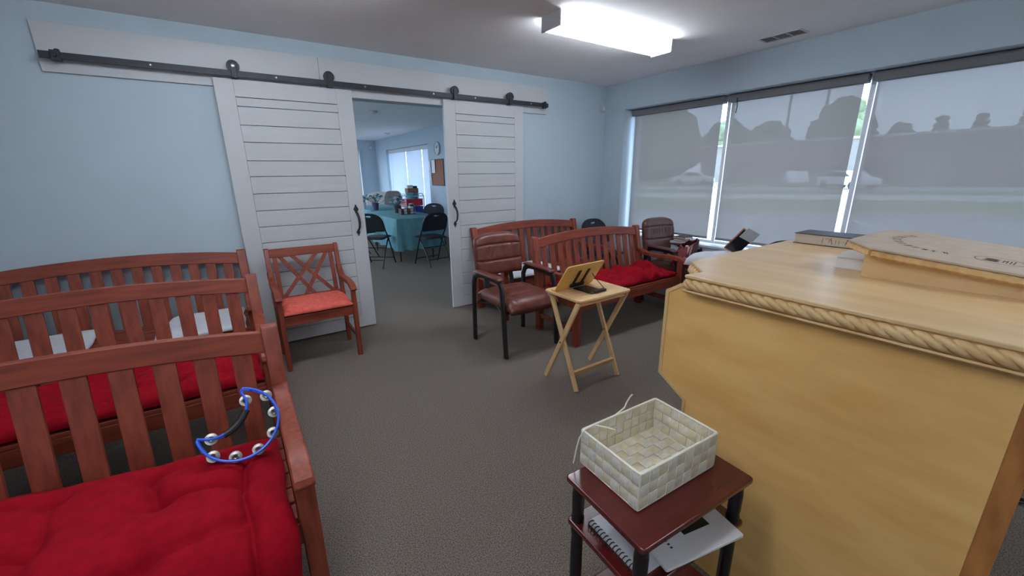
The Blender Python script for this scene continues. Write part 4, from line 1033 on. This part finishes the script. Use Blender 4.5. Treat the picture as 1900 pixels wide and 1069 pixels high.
# low dark table that carries the cloth and tablet
lt = thing('low_table', 'low dark wooden table by the window, mostly hidden behind the pulpit', 'table', (3.80, 2.02, 0))
MB().prism(rrect(-0.25, 0.25, -0.22, 0.22, 0.02), 'z', 0.54, 0.56).build('table_top', 'mahog', lt, 0.003)
for sx in (-1, 1):
    for sy in (-1, 1): MB().lathe([(0.014, 0), (0.02, 0.3), (0.02, 0.54)], (sx*0.21, sy*0.18, 0), 10).build('leg', 'blackwood', lt)
def cl_t(u, v):
    X, Y = 2*u-1, 2*v-1; e = ((1-abs(X)**5)*(1-abs(Y)**5))**0.4
    return (0.15*X, 0.225*Y, 0.005+0.13*e*(1-0.22*Y)+0.015*nz(X*2, Y*2, 5)*e)
def cl_b(u, v): p = cl_t(u, v); return (p[0], p[1], 0.0)
o = MB().pad(cl_t, cl_b, 28, 28).build('folded_blanket', 'offwhite', smooth=180); o.location = (3.76, 2.09, 0.562); o.rotation_euler = (0, 0, math.radians(8))
tag(o, 'white folded blanket showing behind the pulpit corner', 'blanket')
# tablet in a tan leather case leaning up
tbx = thing('decor_box', 'small gilt and red trinket box behind the pulpit', 'box', (3.97, 1.80, 0.561))
B(-0.06, 0.06, -0.075, 0.075, 0, 0.15).build('body', 'gold', tbx, 0.01)
B(-0.05, 0.05, -0.082, -0.03, 0.05, 0.17).build('red_panel', 'maroon', tbx, 0.01)
MB().lathe([(0.02, -0.02), (0.03, 0.0), (0.012, 0.02)], (-0.04, 0.055, 0.165), 12).build('knob', 'gold', tbx)
tab = thing('tablet_case', 'tablet in a tan leather folio case propped up behind the pulpit', 'tablet', (3.80, 1.93, 0.715))
ux = Vector((0.0, -0.62, 0.78)).normalized(); un = Vector((-0.75, -0.52, -0.41)).normalized(); uy = un.cross(ux).normalized()
tc0 = Vector((0, -0.045, 0.10))
MB().obox(tc0-un*0.008, ux*0.125, uy*0.07, un*0.011).build('folio', 'tan', tab, 0.006)
MB().obox(tc0+un*0.006+ux*0.004, ux*0.116, uy*0.064, un*0.003).build('screen', 'glassdark', tab, 0.002)
MB().obox(tc0+un*0.012+ux*0.10-uy*0.01, ux*0.055, uy*0.06, un*0.002).build('page_flap', 'offwhite', tab, 0.001)

# ------------------------------------------------------------------ far room furniture
def cloth_table(label, x0, x1, y0, y1, z, drop, gl):
    xm, ym = (x0+x1)/2, (y0+y1)/2
    t = thing('folding_table', gl, 'table', (xm, ym, 0), group='folding tables in the far room')
    B(x0+.015-xm, x1-.015-xm, y0+.015-ym, y1-.015-ym, z-0.05, z-0.006).build('table_top', 'offwhite', t, 0.004)
    for sx in (-1, 1):
        for sy in (-1, 1): MB().tube([(sx*(x1-x0)*0.38, sy*(y1-y0)*0.38, 0), (sx*(x1-x0)*0.38, sy*(y1-y0)*0.38, z-0.05)], 0.014, 8).build('leg', 'iron', t)
    per = []
    n = 26
    for i in range(n): per.append((x0+(x1-x0)*i/n, y0))
    for i in range(n): per.append((x1, y0+(y1-y0)*i/n))
    for i in range(n): per.append((x1-(x1-x0)*i/n, y1))
    for i in range(n): per.append((x0, y1-(y1-y0)*i/n))
    m = len(per); vs = []
    for k, (zz, out_) in enumerate(((z, -0.006), (z-0.006, 0.0), (z-0.2, 0.012), (z-0.38, 0.022), (drop, 0.03))):
        for i, (x, y) in enumerate(per):
            wv = 0.5+0.5*math.sin(i*1.05+0.4*math.sin(i*0.33)); o_ = out_*(0.3+1.2*wv)
            dx, dy = x-xm, y-ym; cr = 1.0
            nx = (1 if dx > 0 else -1) if abs(abs(dx)-(x1-x0)/2) < 1e-6 else 0; ny = (1 if dy > 0 else -1) if abs(abs(dy)-(y1-y0)/2) < 1e-6 else 0
            vs.append((dx+nx*o_, dy+ny*o_, zz-(0.02*wv if k == 4 else 0)))
    fs = [tuple(range(m))]+[(k*m+i, k*m+(i+1) % m, (k+1)*m+(i+1) % m, (k+1)*m+i) for k in range(4) for i in range(m)]
    o = MB().add(vs, fs).build('tablecloth', 'teal', smooth=50); o.location = (xm, ym, 0.001)
    tag(o, label, 'tablecloth', 'teal tablecloths')
cloth_table('teal cloth draped to near the floor over the nearer far room table', 2.17, 2.95, 6.52, 8.3, 0.742, 0.235, 'folding table under the nearer teal cloth')
cloth_table('teal cloth over the second far room table', 2.30, 3.1, 8.44, 10.1, 0.742, 0.30, 'folding table under the second teal cloth')
def flowers(label, loc, sc_, seed, pot):
    t = thing('flower_pot', label, 'flowers', loc); rd = random.Random(seed)
    MB().lathe([(0.045*sc_, 0), (0.06*sc_, 0.11*sc_), (0.063*sc_, 0.12*sc_), (0.055*sc_, 0.12*sc_), (0.05*sc_, 0.1*sc_)], (0, 0, 0), 14).build('pot', pot, t)
    for i in range(22):
        a = rd.uniform(0, 2*PI); r = rd.uniform(0.02, 0.15)*sc_; z = (0.14+rd.uniform(0, 0.13))*sc_
        c = Vector((r*math.cos(a), r*math.sin(a), z)); mb = MB()
        mb.tube([(0, 0, 0.1*sc_), c*0.6+Vector((0, 0, 0.03)), c], 0.003, 5)
        if i == 0 or True: mb.build('stem', 'leaf', t)
        b = MB(); k = 6; rad = rd.uniform(0.022, 0.036)*sc_
        vs = [c+Vector((0, 0, 0.006))]; 
        for q in range(2*k):
            aq = PI*q/k; rr = rad*(1.0 if q % 2 == 0 else 0.55); vs.append(c+Vector((rr*math.cos(aq), rr*math.sin(aq)*0.8, 0.012*(q % 2)+rr*0.6*math.sin(aq))))
        b.add(vs, [(0, 1+q, 1+(q+1) % (2*k)) for q in range(2*k)])
        o = b.build('blossom', ('petal', 'petalt', 'petal', 'leaf')[i % 4], t, smooth=0)
        so = o.modifiers.new('thickness', 'SOLIDIFY'); so.thickness = 0.003
flowers('pot of white and teal flowers on the second teal table, at left', (2.44, 8.55, 0.745), 1.15, 2, 'potp')
flowers('pot of white and teal flowers beside the small basket on the nearer teal table', (2.58, 7.62, 0.745), 1.1, 6, 'darkcover')
flowers('smallest pot of teal flowers at the left edge of the second teal table', (2.40, 9.3, 0.745), 1.0, 9, 'offwhite')
cb = thing('wire_caddy', 'dark wire caddy of packets on the nearer teal table', 'caddy', (2.62, 7.28, 0.745))
B(-0.13, 0.13, -0.09, 0.09, 0, 0.006).build('base', 'black', cb)
for z in (0.05, 0.10): MB().tube([(x, y, z) for x, y in rrect(-0.13, 0.13, -0.09, 0.09, 0.02)], 0.004, 6, closed=True).build('wire_ring', 'black', cb)
for i in range(4): B(-0.12+i*0.06, -0.07+i*0.06, -0.07, 0.07, 0.006, 0.10+0.03*(i % 2)).build('packet', ('wicker', 'paper', 'cork', 'offwhite')[i], cb, 0.004)
MB().tube([(-0.13, 0, 0.05), (-0.13, 0, 0.18), (-0.1, 0, 0.21), (0.1, 0, 0.21), (0.13, 0, 0.18), (0.13, 0, 0.05)], 0.004, 6).build('handle', 'black', cb)
b = thing('notice_booklet', 'white booklet leaning beside the caddy on the teal table', 'booklet', (2.80, 7.45, 0.745), 0.5)
MB().obox((0, 0, 0.09), (0.06, 0, 0), (0, 0.025, 0.085), (0, 0.003, -0.001)).build('cover', 'paper', b, 0.001)
MB().obox((0, -0.006, 0.085), (0.05, 0, 0), (0, 0.02, 0.07), (0, 0.001, -0.0004)).build('photo', 'glassdark', b)
MB().obox((0, 0.035, 0.05), (0.05, 0, 0), (0, -0.015, 0.05), (0, 0.002, 0.001)).build('prop', 'paper', b)
# drawer cart with red and blue bins
dc = thing('drawer_cart', 'white wire cart with red and blue bins by the far window', 'cart', (3.61, 9.55, 0.0), 0.0)
for sx in (-1, 1):
    for sy in (-1, 1): MB().tube([(sx*0.22, sy*0.17, 0), (sx*0.22, sy*0.17, 0.94)], 0.010, 6).build('upright', 'white', dc)
    MB().tube([(sx*0.22, -0.17, 0.94), (sx*0.22, -0.10, 0.99), (sx*0.22, 0.10, 0.99), (sx*0.22, 0.17, 0.94)], 0.010, 6).build('top_hoop', 'white', dc)
for y in (-1, 1): MB().tube([(-0.22, y*0.17, 0.94), (0.22, y*0.17, 0.94)], 0.009, 6).build('top_rail', 'white', dc)
for z0, z1, m in ((0.10, 0.26, 'red_bin'), (0.32, 0.48, 'offwhite'), (0.545, 0.70, 'blue_bin'), (0.72, 0.875, 'red_bin')):
    o = MB(); pts = rrect(-0.205, 0.205, -0.16, 0.16, 0.03); o.prism(pts, 'z', z0, z1-0.015); o.prism(rrect(-0.215, 0.215, -0.168, 0.168, 0.03), 'z', z1-0.0149, z1); o.build('bin', m, dc, 0.003)
bx = thing('gift_box', 'teal dotted round box on top of the wire cart', 'box', (3.61, 9.55, 0.8752))
MB().lathe([(0.13, 0), (0.145, 0.11)], (0, 0, 0), 24).build('body', 'tealbox', bx)
MB().lathe([(0.152, 0.11), (0.152, 0.14), (0.14, 0.145)], (0, 0, 0), 24).build('lid', 'tealbox', bx)
bx = thing('small_crate', 'small brown crate of papers on top of the teal box', 'box', (3.61, 9.55, 1.0204))
mb = MB(); mb.box(-0.13, 0.13, -0.1, 0.1, 0, 0.1); mb.build('body', 'cork', bx, 0.006)
B(-0.13, 0.0, -0.09, 0.0, 0.1, 0.17).build('paper_stack', 'paper', bx, 0.003); B(0.01, 0.11, -0.08, 0.02, 0.1, 0.15).build('dark_stack', 'darkcover', bx, 0.003)
# upholstered armchair near the far window
ac = thing('upholstered_armchair', 'cream upholstered armchair under a taupe throw near the far windows', 'armchair', (3.42, 11.2, 0), -0.3)
def blob(x0, x1, y0, y1, z0, z1, p=5):
    def tf(u, v):
        X, Y = 2*u-1, 2*v-1; e = max(0, (1-abs(X)**p)*(1-abs(Y)**p))**0.4
        return (x0+(x1-x0)*u, y0+(y1-y0)*v, z0+(z1-z0)*(0.15+0.85*e))
    return MB().pad(tf, lambda u, v: (x0+(x1-x0)*u, y0+(y1-y0)*v, z0), 16, 16)
blob(-0.5, 0.5, -0.42, 0.4, 0.08, 0.46).build('seat', 'cream', ac, smooth=180)
blob(-0.52, 0.52, 0.2, 0.46, 0.1, 0.98).build('backrest', 'cream', ac, smooth=180)
for s in (-1, 1): blob(s*0.5-0.12, s*0.5+0.12, -0.45, 0.42, 0.08, 0.66).build('arm', 'cream', ac, smooth=180)
for sx in (-1, 1):
    for sy in (-1, 1): MB().lathe([(0.02, 0), (0.028, 0.09)], (sx*0.42, sy*0.33, 0), 10).build('foot', 'blackwood', ac)
blob(0.0, 0.54, 0.17, 0.49, 0.3, 1.0).build('throw', 'taupe', ac, smooth=180)
# wall clock, cork board, papers, outlet on the window wall of the far room
ck = thing('wall_clock', 'round white wall clock beside the far window', 'clock', (XB, 9.12, 2.0))
MB().lathe([(0.14, -0.001), (0.15, -0.02), (0.145, -0.04), (0.13, -0.042), (0.128, -0.03)], (0, 0, 0), 28, 'x').build('rim', 'white', ck)
MB().lathe([(0.128, -0.028), (0.002, -0.029)], (0, 0, 0), 28, 'x').build('dial', 'paper', ck)
MB().bar((-0.031, 0, 0), (-0.031, 0.03, 0.06), 0.01, 0.003).build('hour_hand', 'black', ck); MB().bar((-0.033, 0, 0), (-0.033, -0.06, 0.07), 0.007, 0.003).build('minute_hand', 'black', ck)
cbd = thing('cork_board', 'brown cork notice board below the wall clock', 'board', (XB, 9.2, 1.17)); of = (XB, 9.2, 1.17)
B(XB-0.012, XB-0.001, 8.86, 9.5, 1.19, 1.75).build('cork_sheet', 'cork', cbd, off=of)
for a in ((8.84, 8.86, 1.17, 1.77), (9.5, 9.52, 1.17, 1.77), (8.86, 9.5, 1.17, 1.19), (8.86, 9.5, 1.75, 1.77)): B(XB-0.02, XB-0.001, *a).build('frame', 'wicker', cbd, 0.002, off=of)
for y0, y1, z0, z1, lab in ((9.28, 9.47, 1.46, 1.76, 'larger white paper pinned on the cork board'), (9.54, 9.63, 1.52, 1.74, 'white wall notice between window and cork board'), (9.54, 9.60, 1.3, 1.5, 'small white card below the wall notice')):
    p = thing('paper_notice', lab, 'notice', (XB-0.016, (y0+y1)/2, z0), group='paper notices')
    o = B(-0.014, -0.0125+0.0005, -(y1-y0)/2, (y1-y0)/2, 0, z1-z0).build('sheet', 'paper', p); MB().lathe([(0.006, -0.02), (0.004, -0.014)], (0, 0, z1-z0-0.015), 8, 'x').build('pin', 'red_bin', p)
ou = thing('wall_outlet', 'white wall outlet low on the far room window wall', 'outlet', (XB, 8.9, 0.36))
B(-0.006, -0.001, -0.035, 0.035, -0.055, 0.055).build('cover_plate', 'white', ou, 0.002)
for z in (-0.022, 0.022): B(-0.008, -0.006, -0.016, 0.016, z-0.014, z+0.014).build('socket', 'offwhite', ou, 0.002)

# ------------------------------------------------------------------ outside
GZ = -0.15
st(B(4.49, 160, -120, 160, GZ-0.3, GZ).build('ground', 'grass', smooth=0), 'grass ground outside')
st(B(-80, XL-0.2, -60, 80, GZ-0.3, GZ).build('ground', 'concrete', smooth=0), 'unseen grey ground on the other side of the building')  # grey rather than grass, to keep green bounce light off the far ceiling
# directions: the kerb and road run obliquely past the building
def quad(name, pts, z0, z1, m, lab):
    return st(MB().prism(pts, 'z', z0, z1).build(name, m, smooth=0), lab)
kd = Vector((-0.555, 0.832)); kn = Vector((0.832, 0.555))
def onl(d, t): p = kn*d+kd*t; return (p.x, p.y)
D0 = kn.dot(Vector((18.0, 4.2)))
def strip(d0, d1, t0=-90, t1=90): return [onl(d0, t0), onl(d1, t0), onl(d1, t1), onl(d0, t1)]
quad('parking_lot', [(4.5, -80)]+[onl(D0, -70), onl(D0, 40)]+[(4.5, 60)], GZ, GZ+0.01, 'concrete', 'grey asphalt parking lot outside')
quad('kerb', strip(D0, D0+0.3), GZ, GZ+0.12, 'bldgtrim', 'pale kerb along the grass outside')
RD0 = kn.dot(Vector((28.2, 5.8))); 
quad('verge', strip(D0+0.3, RD0-0.3), GZ, GZ+0.06, 'grass', 'grass strip between the parking lot and the road')
quad('road', strip(RD0-0.3, RD0+6.0), GZ, GZ+0.02, 'roadm', 'pale road beyond the grass strip')
quad('far_lot', strip(RD0+13, RD0+19), GZ, GZ+0.012, 'concrete', 'grey lot in front of the far building')
pk = structure('parking_marking', 'white parking bay lines outside', (0, 0, GZ))
for i in range(-3, 5):
    a = Vector(onl(D0-0.5, 1.0+i*3.1)); dv = Vector((-0.86, -0.5)); b = a+dv*5.2; n_ = Vector((0.5, -0.86))*0.06
    if b.x < 5.0: continue
    MB().prism([tuple(a+n_), tuple(b+n_), tuple(b-n_), tuple(a-n_)], 'z', GZ+0.0102-GZ, GZ+0.016-GZ).build('bay_line', 'paintline', pk, smooth=0)
# long low building
bd = thing('warehouse_building', 'long low dark building across the road with a pale sign', 'building', (56, 0, GZ))
bp0, bp1 = Vector((52.0, -30.0)), Vector((58.0, 36.0)); bv = (bp1-bp0).normalized(); bnn = Vector((bv.y, -bv.x))
def bq(s0, s1, n0, n1, z0, z1): 
    P = [bp0+bv*s0+bnn*n0, bp0+bv*s1+bnn*n0, bp0+bv*s1+bnn*n1, bp0+bv*s0+bnn*n1]
    return MB().prism([(p.x-56, p.y) for p in P], 'z', z0, z1)
BL = (bp1-bp0).length
bq(0, BL, 0, 8, 0, 4.7).build('wall', 'bldg', bd)
bq(-0.1, BL+0.1, -0.12, 8, 4.7, 4.95).build('parapet', 'bldgtrim', bd)
bq(31, 35.5, -0.15, -0.02, 3.2, 4.0).build('sign_panel', 'bldgtrim', bd)
for s in (14, 24, 44, 52): bq(s, s+2.4, -0.06, -0.01, 0.8, 2.2).build('window', 'carglass', bd)
bq(40, 43, -0.06, -0.01, 0, 2.8).build('door', 'pole', bd)
def tree(label, x, y, h, r, seed, kind='round'):
    t = thing('tree', label, 'tree', (x, y, GZ), group='trees across the road'); rd = random.Random(seed)
    MB().tube([(0, 0, 0), (0.1, 0, h*0.4), (0, 0.1, h*0.75)], [0.035*h*0.6, 0.028*h*0.6, 0.01*h], 8).build('trunk', 'bark', t)
    mb = MB(); nb = 20 if kind == 'round' else 9
    for i in range(nb):
        if kind == 'round':
            a = i*2.39996+seed; fz = (i+0.5)/nb; env = math.sin(PI*(0.12+0.80*fz))
            q = r*0.5*env; zz = h*(0.16+0.70*fz); br = r*0.56*(0.55+0.45*env)*rd.uniform(0.9, 1.1)
            c = Vector((q*math.cos(a), q*math.sin(a), zz))
        else:
            f_ = i/(nb-1); c = Vector((0, 0, h*(0.22+0.72*f_))); br = r*(1.05-0.62*f_)
        nu, nv = 14, 9; vs = []
        for j in range(nv+1):
            ph = PI*j/nv
            for k in range(nu):
                th = 2*PI*k/nu; d = Vector((math.sin(ph)*math.cos(th), math.sin(ph)*math.sin(th), math.cos(ph)*(0.85 if kind == 'round' else 0.6)))
                vs.append(c+d*br*(1+0.35*nz(d.x*2.5+i, d.y*2.5, d.z*2.5+seed)))
        mb.add(vs, [(j*nu+k, j*nu+(k+1) % nu, (j+1)*nu+(k+1) % nu, (j+1)*nu+k) for j in range(nv) for k in range(nu)])
    mb.build('crown', 'treeleaf', t, smooth=180)
tree('big dark leafy tree filling the blind nearest the room corner', 61, 45.5, 11.6, 6.2, 1)
tree('round leafy tree just left of the two poles', 82, 38.3, 10.4, 3.9, 4)
tree('leafy tree farther left behind the end of the long building', 86, 48.5, 11.5, 5.0, 3)
tree('tall round tree rising above the middle of the long building', 82, 27.6, 12.9, 4.6, 5)
tree('lower tree to the right of the tall round tree', 82, 20.4, 8.8, 2.0, 6)
tree('pointed evergreen left of two others above the building roof', 82, 16.2, 8.5, 1.6, 7, 'cone')
tree('pointed evergreen in the middle of three above the building roof', 82, 12.5, 8.4, 1.5, 8, 'cone')
tree('pointed evergreen rightmost above the building roof', 82, 8.6, 8.5, 1.6, 9, 'cone')
for x, y, h, lab in ((49, 18.05, 11.0, 'tall grey utility pole in front of the tall round tree'), (49.5, 21.5, 11.0, 'farther thin utility pole left of the tall round tree')):
    p = thing('utility_pole', lab, 'pole', (x, y, GZ))
    MB().tube([(0, 0, 0), (0.0, 0, h)], [0.16, 0.11], 8).build('shaft', 'pole', p); MB().bar((-0.5, -1.0, h-0.6), (0.5, 1.0, h-0.6), 0.12, 0.12, (0, 0, 1)).build('crossarm', 'pole', p)
def car(label, x, y, rz):
    t = thing('parked_car', label, 'car', (x, y, GZ+0.012), rz, 'cars across the road')
    body = [(-2.2, 0.35), (-2.15, 0.75), (-1.9, 0.9), (-1.2, 0.98), (-0.55, 1.42), (0.7, 1.45), (1.5, 1.0), (2.1, 0.9), (2.2, 0.6), (2.15, 0.32)]
    MB().prism(body, 'y', -0.85, 0.85).build('body', 'carpaint', t, 0.08, 3)
    gl = [(-1.05, 1.0), (-0.5, 1.36), (0.65, 1.38), (1.3, 1.02)]
    for s in (-1, 1): MB().prism(gl, 'y', s*0.85, s*0.866).build('side_window', 'carglass', t)
    for wx in (-1.35, 1.35):
        for s in (-1, 1): MB().lathe([(0.2, -0.1), (0.32, -0.09), (0.32, 0.09), (0.2, 0.1)], (wx, s*0.8, 0.32), 16, 'y').build('wheel', 'tyre', t)
    return t
car('white car seen through the blind nearest the room corner', 44.0, 28.1, math.radians(112))
car('white car behind the middle blind, left of the pole', 45.8, 18.4, math.radians(30))
car('white car behind the middle blind, right of the pole', 42.0, 13.0, math.radians(60))

# ------------------------------------------------------------------ hang small pieces under the part they belong to
RULES = {'leather_armchair': {'arm_pad': 'side_frame'}, 'book_stand': {'easel_arm': 'easel_hinge', 'wire_prop': 'easel_foot', 'toothed_bar': 'easel_foot'},
         'pulpit': {'rope_molding': 'top_board', 'lower_bead': 'top_board', 'braid_molding': 'desk_board', 'arc_lettering': 'desk_board', 'oval_crest': 'desk_board', 'edge_banding': 'side_panel', 'chipped_edge': 'side_panel'},
         'parked_car': {'side_window': 'body'}, 'flower_pot': {'blossom': 'stem'}, 'wall_clock': {'hour_hand': 'dial', 'minute_hand': 'dial'},
         'paper_notice': {'pin': 'sheet'}, 'tambourine': {'jingle': 'rim', 'rim_post': 'rim'}, 'tray_table': {'pivot_bolt': 'outer_leg'},
         'hardback_book': {'edge_lettering': 'page_block'}, 'spiral_notebook': {'coil_ring': 'pages'}, 'white_booklet': {'print_dot': 'pages', 'dark_print': 'pages'},
         'ceiling_vent': {'louvre': 'frame', 'divider': 'frame'}, 'motion_sensor': {'lens': 'body'}, 'gift_box': {'lid': 'body'},
         'warehouse_building': {'sign_panel': 'wall', 'window': 'wall', 'door': 'wall'}, 'door_track': {'bolt': 'flat_bar', 'spacer': 'flat_bar'},
         'tablet_case': {'screen': 'folio', 'page_flap': 'folio'}, 'tote_bag': {'plaid_panel': 'bag_body', 'handle': 'bag_body'},
         'roller_blind': {'hem_bar': 'screen_fabric'}, 'white_roller_blind': {'hem_bar': 'screen_fabric'}, 'upholstered_armchair': {'throw': 'backrest'},
         'wall_outlet': {'socket': 'cover_plate'}, 'small_crate': {'paper_stack': 'body', 'dark_stack': 'body'}}
def base(n): return n.split('.')[0]
def mid(o):
    c = [0, 0, 0]; n = max(1, len(o.data.vertices))
    for v_ in o.data.vertices:
        for k in range(3): c[k] += v_.co[k]/n
    return Vector(c)
for root in [o for o in sc.objects if o.parent is None and base(o.name) in RULES]:
    kids = list(root.children); rule = RULES[base(root.name)]
    for ch in kids:
        pn = rule.get(base(ch.name))
        if not pn: continue
        cand = [k for k in kids if base(k.name) == pn]
        if base(ch.name) == 'blossom':
            best = kids[kids.index(ch)-1]
            best = min(cand, key=lambda k: min((Vector(v_.co)-mid(ch)).length for v_ in k.data.vertices))
        else: best = min(cand, key=lambda k: (mid(k)-mid(ch)).length)
        ch.parent = best
